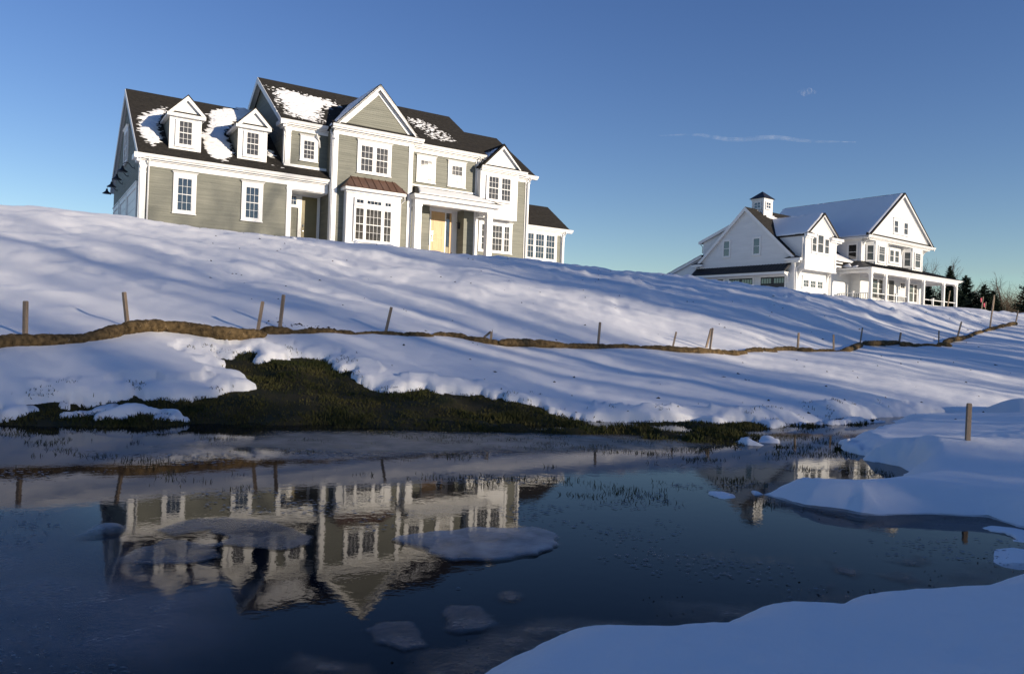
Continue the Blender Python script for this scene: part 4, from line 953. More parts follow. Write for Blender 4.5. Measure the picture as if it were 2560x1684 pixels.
# --- snow left on the roofs
def on_roof(poly, v0, s): 
    c = math.sqrt(1 + s * s); return [(p[0], (p[1] - v0) * c) for p in poly]
Yg = Vector((0, 1, GS)).normalized(); Ym = Vector((0, 1, MS)).normalized()
g1 = [(1.7, 4.6), (1.09, 4.15), (0.42, 3.47), (0.20, 2.79), (0.10, 2.06), (0.12, 1.4), (0.30, 0.76), (0.6, 0.36), (1.0, 0.75), (1.12, 1.22), (1.12, 2.37), (1.2, 2.95), (1.6, 4.0)]
g2 = [(5.9, 6.2), (5.47, 6.02), (5.0, 5.70), (4.35, 5.29), (3.9, 4.73), (3.88, 4.06), (3.75, 3.3), (3.35, 2.47), (3.10, 2.16), (3.13, 0.5), (3.25, 0.10), (3.83, -0.10), (4.1, .1), (4.55, 0.7), (4.48, 1.5), (4.55, 2.9), (5.1, 4.2), (5.4, 4.6), (6.9, 5.2), (6.9, 6.2)]
g3 = [(6.38, 3.0), (6.55, 2.0), (6.84, 1.66), (6.86, 1.25), (6.78, 1.0), (6.45, 0.9), (6.3, 1.5), (6.25, 2.6)]
snow_sheet(H, (0, -.4, GZ + .02), FX, Yg, [on_roof(g1, -.4, GS)], .05, speckle(.25, 8, .16, .4, 3))
snow_sheet(H, (0, -.4, GZ + .02), FX, Yg, [on_roof(g2, -.4, GS)], .05, speckle(.25, 8, .16, .4, 6))
snow_sheet(H, (0, -.4, GZ + .02), FX, Yg, [on_roof(g3, -.4, GS), on_roof([(6.1, .2), (6.9, .1), (6.5, .35)], -.4, GS)], .05, speckle(.05, 9, .16, .4, 8))
m1 = [(7.15, 4.2), (8.15, 4.5), (9.16, 4.3), (10.05, 4.2), (11.1, 3.95), (11.2, 3.3), (9.9, 2.2), (9.3, .25), (8.6, .15), (8.0, .25), (7.3, .4), (7.0, .7), (6.95, 1.8), (6.98, 3.2)]
m2 = [(14.6, 4.3), (15.7, 4.5), (17.3, 4.5), (18.4, 3.6), (18.9, 2.4), (18.9, .9), (18.0, .2), (16.4, .15), (15.4, .25), (14.9, 2.2)]
snow_sheet(H, (0, .05, MZ), FX, Ym, [on_roof(m1, .05, MS)], .05, speckle(-.30, 10, .16, 1.0, 12))
snow_sheet(H, (0, .05, MZ), FX, Ym, [on_roof(m2, .05, MS)], .05, speckle(-1.2, 12, .16, 1.2, 14))
# shaded snow on the left slopes of the bay gable and the small gable
c = math.sqrt(1 + 1.03 ** 2)
snow_sheet(H, (9.40, -.78, bz(9.40)), (0, -1, 0), (1, 0, 1.03), [[(-4.6, 3.55), (-.12, 3.72), (-.12, .12), (-1.0, .15)]], .08, blanket(.06, .1, 16))
snow_sheet(H, (19.02, -.36, pz(19.02)), (0, -1, 0), (1, 0, 1.0), [[(-2.6, 1.7), (-.4, 2.0), (-.3, .5), (-1.0, .4)]], .06, speckle(-.1, 8, .16, .4, 18))
snow_sheet(H, (0, .25, 11.7), FX, Ym, [on_roof([(19.7, 2.3), (20.3, 2.8), (20.6, 2.4), (20.2, 1.6), (19.8, 1.6)], .25, MS)], .05, speckle(.2, 8, .16, .3, 19))
# ------------------------------------------------------------------ HOUSE 2: white farmhouse on the right
Z2 = 5.3
H = House('white_farmhouse', (23.77805, 65.98403), math.radians(90) - 0.928533, 'white farmhouse with a cupola, snow-covered gable roof and long columned porch', 'house', Z2)
WS = MT['white_siding']
gz2 = lambda v: 8.75 + .925 * (v + .18)
mz2 = lambda u: 11.5 + .757 * (u - 8.55)
UR = 14.6
# --- bodies
m = H.mb()
m.prism([(0, 0, 4.6), (0, 0, 8.75), (0, 5.1, 13.35), (0, 10.2, 8.75), (0, 10.2, 4.6)], (8.9, 0, 0)); H.put(m, 'wall', WS)
m = H.mb(); m.prism([(8.8, -.95, 4.6), (20.2, -.95, 4.6), (20.2, -.95, 11.5), (UR, -.95, 15.75), (8.8, -.95, 11.5)], (0, 11.6, 0)); H.put(m, 'wall', WS)
m = H.mb(); m.prism([(9.0, -1.6, 11.15), (20.2, -1.6, 11.15), (20.2, -1.6, 11.6), (UR, -1.6, 15.75), (9.0, -1.6, 11.6)], (0, .66, 0)); H.put(m, 'wall', WS)
m = H.mb(); m.box(.35, 5.08, -.7, .02, 7.85, 10.7); m.prism([(.4, -.7, 10.7), (5.05, -.7, 10.7), (2.78, -.7, 12.55)], (0, 4.5, 0)); m.prism([(.35, .02, 8.8), (.35, .02, 10.7), (.35, 2.2, 10.7)], (4.7, 0, 0)); H.put(m, 'wall', WS)
m = H.mb(); m.prism([(.4, 10.2, 4.6), (.4, 10.2, 9.55), (.4, 14.2, 8.02), (.4, 14.2, 4.6)], (5, 0, 0)); m.prism([(.8, 7.7, 12.1), (.8, 10.5, 11.05), (.8, 10.5, 8.5), (.8, 7.7, 8.5)], (5, 0, 0)); H.put(m, 'wall', WS)
# --- clapboards
def clap2(O, X, poly, e_=.15): 
    q = H.mb(); q.lap(O, X, FY, poly, e_, .02, .12); H.put(q, 'clapboards', WS, kind='stuff')
clap2((0, 0, 0), FX, [(.12, 4.8), (8.8, 4.8), (8.8, 8.6), (.12, 8.6)])
clap2((0, 0, 0), (0, -1, 0), [(-10.2, 8.3), (-.02, 8.3), (-.02, 8.75), (-5.1, 13.3), (-10.2, 8.75)])
clap2((0, -.7, 0), FX, [(.52, 8.1), (4.92, 8.1), (4.92, 10.6), (.52, 10.6)]); clap2((0, -.7, 0), FX, [(.5, 10.7), (4.95, 10.7), (2.78, 12.5)])
clap2((.35, 0, 0), (0, -1, 0), [(-2.2, 8.8), (.68, 7.9), (.68, 10.6), (-2.2, 10.6)])
clap2((0, -1.6, 0), FX, [(9.2, 11.62), (20.0, 11.62), (UR, 15.6)])
clap2((8.8, 0, 0), (0, -1, 0), [(-6, 8.6), (.93, 8.6), (.93, 11.3), (-6, 11.3)]); clap2((8.8, 0, 0), (0, -1, 0), [(0, 4.8), (.93, 4.8), (.93, 8.0), (0, 8.0)])
clap2((0, -.95, 0), FX, [(8.9, 4.8), (20.1, 4.8), (20.1, 7.95), (8.9, 7.95)])
clap2((0, -.95, 0), FX, [(8.95, 8.9), (9.5, 8.9), (9.5, 11.1), (8.95, 11.1)]); clap2((0, -.95, 0), FX, [(12.75, 8.9), (16.3, 8.9), (16.3, 11.1), (12.75, 11.1)])
# --- roofs
roof_slab(H, [(-.22, -.35, gz2(-.35)), (9.5, -.35, gz2(-.35)), (11.0, 5.1, gz2(5.1)), (-.22, 5.1, gz2(5.1))], MT['shingle'])
roof_slab(H, [(9.5, 10.6, gz2(-.4)), (-.22, 10.6, gz2(-.4)), (-.22, 5.1, gz2(5.1)), (11.0, 5.1, gz2(5.1))], MT['shingle'], courses=0)
roof_slab(H, [(8.4, 11.0, mz2(8.4)), (8.4, -1.9, mz2(8.4)), (UR, -1.9, mz2(UR)), (UR, 11.0, mz2(UR))], MT['shingle'], courses=0)
roof_slab(H, [(2 * UR - 8.4, -1.9, mz2(8.4)), (2 * UR - 8.4, 11.0, mz2(8.4)), (UR, 11.0, mz2(UR)), (UR, -1.9, mz2(UR))], MT['shingle'], courses=0)
d2 = lambda u: 12.80 - .80 * abs(u - 2.8)
roof_slab(H, [(.2, 2.3, d2(.2)), (.2, -.98, d2(.2)), (2.8, -.98, 12.80), (2.8, 4.3, 12.80)], MT['shingle'], courses=0)
roof_slab(H, [(5.4, -.98, d2(5.4)), (5.4, 2.3, d2(5.4)), (2.8, 4.3, 12.80), (2.8, -.98, 12.80)], MT['shingle'], courses=0)
roof_slab(H, [(5.6, 14.6, 7.98), (.2, 14.6, 7.98), (.2, 10.2, 9.66), (5.6, 10.2, 9.66)], MT['shingle'], courses=0)
roof_slab(H, [(5.9, 10.9, 11.0), (.6, 10.9, 11.0), (.6, 7.4, 12.3), (5.9, 7.4, 12.3)], MT['shingle'], courses=0)
# white edges of the shed roofs at the far left
m = H.mb(); m.prism([(.18, 14.6, 7.98), (.18, 10.2, 9.66), (.18, 10.2, 9.4), (.18, 14.6, 7.72)], (.06, 0, 0)); m.prism([(.58, 10.9, 11.0), (.58, 7.4, 12.3), (.58, 7.4, 12.02), (.58, 10.9, 10.72)], (.06, 0, 0)); m.box(.2, 5.5, 14.5, 14.64, 7.78, 7.96); m.box(.6, 5.8, 10.8, 10.96, 10.8, 11.0); H.put(m, 'rake_board', MT['white'])
m = H.mb(); m.tube([(.5, 14.55, 7.8), (.45, 14.25, 7.45), (.45, 14.25, 4.8)], .05, 8); m.tube([(.85, 10.9, 10.8), (.8, 10.58, 10.5), (.8, 10.58, 9.9)], .05, 8); H.put(m, 'downspout', MT['white'], smooth=True)
# --- gable trims
side_rake(H, -.24, 5.1, gz2(5.1) - .02, -.36, 10.58, .925, .30)
raking(H, 2.8, -.7, 12.80, 2.6, .80, .24, .28)
raking(H, UR, -1.6, mz2(UR), 6.2, .757, .28, .36)
def returns(u0, u1, vw, z, ov=.30):
    q = H.mb(); q.box(u0, u1, vw - ov, vw, z - .22, z); q.box(u0 + .08, u1 - .06, vw - ov * .5, vw, z - .36, z - .22); H.put(q, 'cornice_return', MT['white'])
    q = H.mb(); A = [(u0, vw - ov, z + .005), (u1, vw - ov, z + .005), ((u0 + u1) / 2 + .1, vw, z + .26), ((u0 + u1) / 2 - .1, vw, z + .26)]
    q.face(*A); q.face((u0, vw, z + .005), A[0], A[3]); q.face(A[1], (u1, vw, z + .005), A[2]); H.put(q, 'return_roof', MT['black_metal'])
returns(.2, 1.45, -.7, 10.78); returns(4.0, 5.85, -.7, 10.78)
m = H.mb(); m.box(-.34, 0, -.72, .85, 8.48, 8.68); m.box(-.2, 0, -.5, .7, 8.32, 8.48); m.box(0, .36, -.45, 0, 8.48, 8.68); H.put(m, 'cornice_return', MT['white'])
m = H.mb(); m.box(-.34, 0, 9.7, 11.0, 8.48, 8.68); H.put(m, 'cornice_return', MT['white'])
m = H.mb()
for (a, b) in ((-.72, .85), (9.7, 11.0)):
    c0 = (a + b) / 2; A = [(-.36, a, 8.69), (-.36, b, 8.69), (0, c0 + .1, 8.98), (0, c0 - .1, 8.98)]
    m.face(A[1], A[0], A[3], A[2]); m.face(A[0], (0, a, 8.69), A[3]); m.face((0, b, 8.69), A[1], A[2])
H.put(m, 'return_roof', MT['black_metal'])
# main cornice under the big gable
eave(H, 8.3, 20.9, -1.6, 11.46, .34, .10, 8.9, 20.25)
ledge(H, 8.4, 20.8, -1.6, 11.47, .34, .24)
m = H.mb(); m.box(8.42, 8.52, -1.9, 9.0, 11.22, 11.42); m.box(8.5, 8.8, -1.6, 9.0, 11.16, 11.22); m.box(8.74, 8.8, -.95, 9.0, 10.9, 11.16); H.put(m, 'side_fascia', MT['white'])
# --- bays of the upper floor: canted, with windows on the front and on the left cant
for (a, b, c_, d_) in ((9.5, 10.05, 12.2, 12.75), (16.3, 16.87, 18.9, 19.45)):
    m = H.mb(); m.prism([(a, -.95, 8.7), (b, -1.6, 8.7), (c_, -1.6, 8.7), (d_, -.95, 8.7)], (0, 0, 2.45)); m.box(b - .02, b + .12, -1.64, -1.6, 8.7, 11.15); m.box(c_ - .12, c_ + .02, -1.64, -1.6, 8.7, 11.15); m.box(b + .12, c_ - .12, -1.63, -1.6, 8.7, 9.05)
    H.put(m, 'bay_wall', WS)
    window(H, ((b + c_) / 2, -1.605), 0, [(-.5, .5, 3)], 9.28, 10.66, (.13, .13, .10, .10), 0, up=(3,), dn=(1,))
    ang = -math.atan2(.65, .55); mid = ((a + b) / 2, -1.275)
    window(H, mid, ang, [(-.27, .27, 1)], 9.32, 10.68, (.10, .10, .10, .10), 0, up=(1,), dn=(1,))
window(H, (14.67, -.95), 0, [(-.83, -.12, 1), (.12, .83, 1)], 9.58, 10.68, (.14, .14, .16, .12), 0, up=(1,), dn=(1,))
window(H, (14.5, -1.6), 0, [(-1.28, -.58, 1), (.55, 1.25, 1)], 12.22, 13.32, (.14, .14, .08, .12), .10, up=(1,), dn=(1,))
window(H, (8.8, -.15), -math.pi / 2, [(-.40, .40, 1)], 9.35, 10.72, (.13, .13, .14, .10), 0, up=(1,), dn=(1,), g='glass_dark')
# brackets
def bracket(H, u, vw, z, dpt, hgt, nrm=(0, -1), w_=.10):
    m = H.mb(); n = 7; nx_, ny_ = nrm
    inner = []; 
    P = [(0, 0), (dpt, 0), (dpt, -.10)] + [(dpt * (1 - math.sin(t * math.pi / 2 / n)) * 0.92 + .06, -.10 - (hgt - .1) * (1 - math.cos(t * math.pi / 2 / n))) for t in range(1, n)] + [(.06, -hgt), (0, -hgt)]
    tx, ty = -ny_, nx_
    m.prism([(u + nx_ * p[0] - tx * w_ / 2, vw + ny_ * p[0] - ty * w_ / 2, z + p[1]) for p in P], (tx * w_, ty * w_, 0))
    return H.put(m, 'bracket', MT['white'])
for u_ in (9.0, 13.0, 16.1, 20.1): bracket(H, u_, -.95, 11.14, .55, .8)
for u_ in (.55, 4.9): bracket(H, u_, 0, 7.85, .6, .9)
corner_post(H, 8.78, 8.95, -.95, 8.9, 11.1, False); m = H.mb(); m.box(8.75, 8.8, -1.0, -.78, 8.9, 11.1); H.put(m, 'corner_post', MT['white'])
corner_post(H, .33, .50, -.7, 7.85, 10.6, False); corner_post(H, 4.92, 5.10, -.7, 7.85, 10.6, False)
m = H.mb(); m.box(.30, 5.12, -.76, -.7, 7.80, 8.1); m.box(.28, 5.14, -.80, -.7, 7.74, 7.82); H.put(m, 'bay_skirt', MT['white'])
corner_post(H, -.02, .14, 0, 4.6, 8.5, False); m = H.mb(); m.box(-.05, 0, 0, .2, 4.6, 8.5); H.put(m, 'corner_post', MT['white'])
# dormer windows: three sashes, the middle one taller
window(H, (1.66, -.7), 0, [(-.31, .31, 1)], 9.36, 10.6, (.10, .10, .06, .10), 0, up=(1,), dn=(1,))
window(H, (2.60, -.7), 0, [(-.42, .42, 1)], 9.34, 10.86, (.11, .11, .08, .10), 0, up=(1,), dn=(1,))
window(H, (3.57, -.7), 0, [(-.31, .31, 1)], 9.34, 10.6, (.10, .10, .06, .10), 0, up=(1,), dn=(1,))
# gable windows of the shaded garage wall
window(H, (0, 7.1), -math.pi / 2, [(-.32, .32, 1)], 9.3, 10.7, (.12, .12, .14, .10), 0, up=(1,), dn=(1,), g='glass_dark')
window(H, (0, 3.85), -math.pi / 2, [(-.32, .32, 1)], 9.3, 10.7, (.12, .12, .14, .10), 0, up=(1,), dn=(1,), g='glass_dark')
# low row of three small windows
window(H, (2.76, 0), 0, [(-1.46, -.68, 3), (-.39, .39, 3), (.68, 1.46, 3)], 6.37, 6.97, (.16, .30, .12, .10), .16, up=(2,), single=True, g='glass_dark', mun=.03)
# --- cupola on the garage ridge
m = H.mb(); m.box(1.68, 2.94, 4.47, 5.73, 12.6, 14.45); m.box(1.62, 3.0, 4.41, 5.79, 14.45, 14.62); m.box(1.64, 1.80, 4.43, 4.47, 12.6, 14.45); m.box(2.80, 2.97, 4.43, 4.47, 12.6, 14.45); m.box(1.64, 1.68, 4.47, 4.62, 12.9, 14.45); m.box(1.64, 1.68, 5.58, 5.73, 12.9, 14.45)
cu = H.put(m, 'cupola', MT['white'])
m = H.mb(); P = [(1.48, 4.27), (3.14, 4.27), (3.14, 5.93), (1.48, 5.93)]
for i in range(4): m.face((*P[i], 14.62), (*P[(i + 1) % 4], 14.62), (2.31, 5.1, 15.36))
m.face(*[(*p, 14.615) for p in P[::-1]]); m.build('cupola_roof', MT['black_metal'], cu)
window(H, (2.31, 4.46), 0, [(-.31, .31, 2)], 13.72, 14.26, (.08, .08, .08, .08), 0, up=(2,), single=True, g='glass_dark', mun=.05, parent=cu)
window(H, (1.67, 5.1), -math.pi / 2, [(-.33, .33, 2)], 13.72, 14.26, (.08, .08, .08, .08), 0, up=(2,), single=True, g='glass_dark', mun=.05, parent=cu)
# --- pent roof over the garage doors, doors
m = H.mb(); m.prism([(0, .35, 8.31), (-.85, .35, 7.62), (-.85, .35, 7.56), (0, .35, 8.2)], (0, 10.15, 0)); pr = H.put(m, 'pent_roof', MT['black_metal'])
for k in range(34):
    s = H.mb(); vv = .4 + k * .306; s.beam((-.01, vv, 8.325), (-.85, vv, 7.635), .03, .035); s.build('seam', MT['black_metal'], pr)
m = H.mb(); m.box(-.82, -.76, .4, 10.45, 7.36, 7.55); m.box(-.76, 0, .4, 10.45, 7.46, 7.52); H.put(m, 'pent_fascia', MT['white'])
for vv in (.55, 10.3): bracket(H, 0, vv, 7.46, .7, .75, (-1, 0), .14)
for (va, vb) in ((.9, 3.3), (4.15, 6.7), (7.35, 9.9)):
    m = H.mb(); m.box(-.05, 0, va - .16, va, 4.6, 7.36); m.box(-.05, 0, vb, vb + .16, 4.6, 7.36); m.box(-.05, 0, va, vb, 7.18, 7.36); fr = H.put(m, 'garage_door_frame', MT['white'])
    m = H.mb(); m.box(-.02, 0, va, vb, 4.6, 7.18)
    m.box(-.035, -.02, va, vb, 6.55, 6.62); m.box(-.035, -.02, va, vb, 7.08, 7.18); m.box(-.035, -.02, (va + vb) / 2 - .12, (va + vb) / 2 + .12, 4.6, 7.08)
    gd = m.build('garage_door', MT['dark_door'], fr)
    w_ = (vb - va) / 2 - .18
    for half in (0, 1):
        for k in range(4):
            a_ = va + .06 + half * ((vb - va) / 2 + .06) + k * w_ / 4
            m = H.mb(); m.box(-.028, -.021, a_ + .03, a_ + w_ / 4 - .03, 6.64, 7.06); m.build('door_pane', MT['glass_dark'], fr)
# --- downspouts
def pipe2(P): 
    m = H.mb(); m.tube(P, .05, 8); H.put(m, 'downspout', MT['white'], smooth=True)
pipe2([(.30, -.40, 8.45), (.30, -.40, 8.2), (.10, -.10, 7.85), (.10, -.10, 4.7)])
pipe2([(.12, -.62, 10.45), (.12, -.62, 10.1), (.26, -.50, 9.9), (.26, -.50, 8.3)])
pipe2([(5.75, -.7, 10.5), (5.3, -.45, 10.2), (5.22, -.35, 10.1), (5.22, -.35, 8.7)])
pipe2([(5.35, -.12, 8.2), (5.35, -.12, 4.7)])
# --- link roof between the dormer and the main house
m = H.mb(); m.box(5.08, 8.8, -.02, .6, 8.2, 8.9); H.put(m, 'wall', WS)
m = H.mb(); m.box(5.08, 6.6, -.5, -.02, 8.72, 8.94); m.box(5.08, 6.2, -.62, -.45, 8.36, 8.50); H.put(m, 'link_fascia', MT['white'])
roof_slab(H, [(5.05, -.55, 8.93), (8.8, -.55, 8.93), (8.8, 3.0, 10.85), (5.05, 3.0, 10.85)], MT['shingle'], courses=0)
# --- porch
PF = -3.0; posts = [6.87, 9.36, 13.37, 16.33, 20.38, 23.04]
m = H.mb()
m.box(6.6, 23.3, -3.15, -.95, 4.6, 5.45); m.box(6.6, 8.8, -.95, 0, 4.6, 5.45); m.box(20.2, 23.3, -.95, 6, 4.6, 5.45); H.put(m, 'porch_floor', MT['ceiling'])
for pu in posts:
    m = H.mb(); m.box(pu - .12, pu + .12, PF - .12, PF + .12, 5.0, 8.0); m.box(pu - .15, pu + .15, PF - .15, PF + .15, 7.5, 7.56); m.box(pu - .15, pu + .15, PF - .15, PF + .15, 5.45, 5.6); H.put(m, 'porch_post', MT['white'])
m = H.mb(); m.box(22.92, 23.16, 1.2, 1.44, 5.0, 8.0); m.box(22.92, 23.16, 4.6, 4.84, 5.0, 8.0); H.put(m, 'porch_post', MT['white'])
def arch(u, v, z, du, dv, w_=.10, r=.42):
    n = 6; P = [(0, 0)] + [(r * (1 - math.sin(t * math.pi / 2 / n)), -r * (1 - math.cos(t * math.pi / 2 / n))) for t in range(0, n + 1)]
    P = [(0, 0), (r, 0)] + [(r - r * math.sin(t * math.pi / 2 / n), -r + r * math.cos(t * math.pi / 2 / n)) for t in range(1, n)] + [(0, -r)]
    tx, ty = -dv, du; m = H.mb()
    m.prism([(u + du * p[0] - tx * w_ / 2, v + dv * p[0] - ty * w_ / 2, z + p[1]) for p in P], (tx * w_, ty * w_, 0)); H.put(m, 'post_bracket', MT['white'])
for i, pu in enumerate(posts):
    if i < len(posts) - 1: arch(pu + .12, PF, 7.9, 1, 0)
    if i > 0: arch(pu - .12, PF, 7.9, -1, 0)
arch(6.87, PF + .12, 7.9, 0, 1); arch(23.04, PF + .12, 7.9, 0, 1); arch(6.87, -.02, 7.9, 0, -1)
m = H.mb(); m.box(6.70, 23.2, PF - .14, PF + .14, 7.9, 8.16); m.box(6.73, 7.0, PF + .14, 0, 7.9, 8.16); m.box(22.9, 23.17, PF + .14, 6, 7.9, 8.16); H.put(m, 'porch_beam', MT['white'])
m = H.mb(); m.box(6.95, 22.95, PF + .1, -.95, 8.08, 8.12); m.box(20.2, 22.95, -.95, 6, 8.08, 8.12); m.box(6.95, 8.8, -.95, 0, 8.08, 8.12); H.put(m, 'porch_ceiling', MT['ceiling'])
m = H.mb()
m.hexa([(6.48, PF - .24, 8.17), (23.5, PF - .24, 8.17), (23.5, PF - .1, 8.17), (6.48, PF - .1, 8.17), (6.42, PF - .34, 8.33), (23.95, PF - .34, 8.33), (23.95, PF - .1, 8.33), (6.42, PF - .1, 8.33)]); m.box(6.55, 23.4, PF - .2, PF + .14, 8.12, 8.17)
m.box(6.42, 6.56, PF - .1, .1, 8.17, 8.33); m.box(23.7, 23.9, PF - .1, 6, 8.17, 8.33); H.put(m, 'porch_gutter', MT['white'])
m = H.mb(); a0 = (6.40, PF - .35, 8.34); a1 = (23.97, PF - .35, 8.34); b0 = (8.8, -.93, 9.2); b1 = (20.2, -.93, 9.2)
m.face(a0, a1, b1, b0); m.face((6.40, .05, 8.34), a0, b0, (8.8, .05, 9.2)); m.face(a1, (23.97, 6, 8.34), (20.2, 6, 9.2), b1); pr = H.put(m, 'porch_roof', MT['black_metal'])
for k in range(38):
    ub = 6.7 + k * .45; t = min(1, (ub - 6.4) / 2.4, (23.97 - ub) / 3.77); s = H.mb(); s.beam((ub, PF - .34, 8.355), (ub, PF - .34 + 2.42 * t, 8.355 + .86 * t), .03, .04); s.build('seam', MT['black_metal'], pr)
for k in range(7):
    vb = -2.9 + k * .45; t = min(1, (vb + 3.35) / 2.4); s = H.mb(); s.beam((6.41, vb, 8.355), (6.41 + 2.39 * t, vb, 8.355 + .86 * t), .03, .04, (0, 0, 1)); s.build('seam', MT['black_metal'], pr)
# railings
def railing(p, q, z0=5.62, z1=6.12, baluster=True, top='white'):
    p = Vector((*p, 0)); q = Vector((*q, 0)); L = (q - p).length
    m = H.mb(); m.beam(p + V(0, 0, z1), q + V(0, 0, z1), .09, .07); m.beam(p + V(0, 0, z0), q + V(0, 0, z0), .05, .05)
    r_ = H.put(m, 'railing', MT[top])
    if baluster:
        n = int(L / .20); b_ = MB(0); b_.box(-.018, .018, -.018, .018, z0 - H.zb, z1 - H.zb); me = None
        for k in range(n):
            c = p.lerp(q, (k + .5) / n)
            if me is None: o = b_.build('baluster', MT['black_metal'], r_, (c.x, c.y, 0)); me = o.data
            else: link('baluster', me, r_, (c.x, c.y, 0))
railing((6.87, -1.42), (6.87, -2.86)); railing((6.87, .0), (6.87, -1.38)); railing((7.0, PF), (9.24, PF)); railing((9.48, PF), (11.2, PF)); railing((11.36, PF), (13.25, PF))
railing((16.45, PF), (18.2, PF), baluster=False); railing((18.36, PF), (20.26, PF), baluster=False); railing((20.5, PF), (22.92, PF), baluster=False)
for (nu, nv) in ((6.87, -1.40), (11.28, PF), (18.28, PF)):
    m = H.mb(); m.box(nu - .075, nu + .075, nv - .075, nv + .075, 5.0, 6.26); m.box(nu - .1, nu + .1, nv - .1, nv + .1, 6.26, 6.31); H.put(m, 'newel_post', MT['white'])
# porch windows and door
window(H, (11.65, -.95), 0, [(-1.02, .12, 1), (.32, 1.02, 1)], 6.0, 7.74, (.14, .14, .12, .1), 0, up=(2,), dn=(1,))
window(H, (18.42, -.95), 0, [(-.86, .1, 1), (.26, .86, 1)], 6.0, 7.72, (.14, .14, .12, .1), 0, up=(2,), dn=(1,))
m = H.mb(); m.box(13.66, 13.84, -1.0, -.95, 5.45, 7.95); m.box(14.82, 15.0, -1.0, -.95, 5.45, 7.95); m.box(13.84, 14.82, -1.0, -.95, 7.82, 7.95); fr = H.put(m, 'door_frame', MT['white'])
m = H.mb(); m.box(13.85, 14.81, -.975, -.95, 5.45, 7.81); dr = m.build('door', MT['dark_door'], fr)
window(H, (16.42, -.95), 0, [(-.42, .42, 2)], 7.2, 7.72, (.1, .1, .08, .08), 0, up=(1,), single=True, g='glass_dark')
m = H.mb(); m.box(13.38, 13.5, -1.08, -.95, 7.0, 7.3); m.box(13.36, 13.52, -1.1, -.95, 7.3, 7.33); H.put(m, 'porch_lantern', MT['black_metal'])
# --- snow on the roofs
Yl = Vector((1, 0, .757)).normalized(); cL = math.sqrt(1 + .757 ** 2)
snow_sheet(H, (8.4, 0, mz2(8.4)), (0, -1, 0), Yl, [[(-11.1, .08), (1.72, .08), (1.78, 6.2 * cL - .10), (-11.1, 6.2 * cL - .10)]], .15, blanket(.05, .05, 21))
Yd = Vector((1, 0, .80)).normalized(); cD = math.sqrt(1 + .64)
snow_sheet(H, (.2, 0, d2(.2)), (0, -1, 0), Yd, [[(-2.6, .0), (.55, .10), (.93, .3), (.85, 2.6 * cD - .06), (-4.6, 2.6 * cD - .05)]], .08, blanket(.07, .06, 23))
snow_sheet(H, (0, -.55, 8.93), FX, (0, 1, .541), [[(5.2, .1), (8.8, .1), (8.8, 3.9), (5.1, 3.9)]], .08, blanket(.10, .1, 25))
Yg2 = Vector((0, 1, .925)).normalized(); cG = math.sqrt(1 + .925 ** 2)
snow_sheet(H, (0, -.35, gz2(-.35)), FX, Yg2, [[(2.0, 6.3), (3.2, 5.9), (3.6, 6.5), (3.0, 6.75), (2.1, 6.7)], [(1.4, 7.2), (1.75, 7.3), (1.65, 7.05)], [(.2, .5), (.5, .5), (.35, 1.2)]], .05, speckle(.15, 7, .16, .3, 27))
Yq = Vector((1, 0, .36)).normalized()
snow_sheet(H, (6.40, 0, 8.36), (0, -1, 0), Yq, [[(.25, .5), (1.1, .1), (1.3, .2), (.6, 1.3), (.1, 2.2), (0, 2.2)], [(1.5, .1), (1.9, .1), (1.8, .5), (1.55, .4)]], .05, blanket(.07, .08, 29))
snow_sheet(H, (.2, 10.2, 9.68), (-1, 0, 0), (0, -1, .38), [[(-5, -4.6), (0, -4.6), (0, 0), (-5, 0)]], .15, blanket(.05, .05, 31))
# ------------------------------------------------------------------ straw wattles along the foot of the hill
def straw_mat():
    m = mat('straw_netting', (0.040, 0.028, 0.015), 0.9, 0.3, 16, col2=(0.20, 0.135, 0.064), bump=0.9, bscale=70, spec=0.1, detail=8)
    return m
MT['straw'] = straw_mat()
WL = {
 'w1': 'long brown straw wattle snaking in from the west edge past the two westernmost stakes',
 'w2': 'short plump straw wattle stub beneath the fourth stake from the west',
 'w3': 'lumpy straw wattle running east from the plump stub',
 'w4': 'straw wattle crossed by the lone leaning stake below the porch of the grey house',
 'w5': 'short straw wattle with snow gaps at both ends, west of the snapped stake',
 'w6': 'flattened straw wattle at the snapped stake',
 'w7': 'thin sunken straw wattle just east of the snapped stake',
 'w8': 'straw wattle below the sunroom, ending short of the tall upright stake',
 'w9': 'straw wattle crossed by the upright stake below the gap between the houses',
 'w10': 'long straw wattle under the leaning pair of stakes',
 'w11': 'short straw wattle below the cupola, between gaps in the snow',
 'w12': 'tapered little straw wattle west of the biggest lump',
 'w13': 'fat barrel-like straw wattle lump below the garage of the white house',
 'w14': 'pair-like pinched straw wattle just west of the stake below the dormer',
 'w15': 'small oval straw wattle east of the stake below the dormer',
 'w16': 'plump straw wattle ending at the stake below the porch corner',
 'w17': 'straw wattle climbing to the stake below the porch door',
 'w18': 'dark straw wattle between the two stakes below the porch columns',
 'w19': 'tiny straw wattle piece in a snow gap below the porch end',
 'w20': 'straw wattle just west of the stake below the porch end',
 'w21': 'isolated round straw wattle stub at the bend of the line',
 'w22': 'longest straight straw wattle climbing the slope toward the east edge'}
def catmull(P, n):
    P = [np.array(p, float) for p in P]; P = [2 * P[0] - P[1]] + P + [2 * P[-1] - P[-2]]; out = []
    for i in range(1, len(P) - 2):
        for k in range(n):
            t = k / n; a, b, c, d = P[i - 1:i + 3]
            out.append(.5 * ((2 * b) + (c - a) * t + (2 * a - 5 * b + 4 * c - d) * t * t + (3 * b - a - 3 * c + d) * t ** 3))
    out.append(P[-2]); return np.array(out)
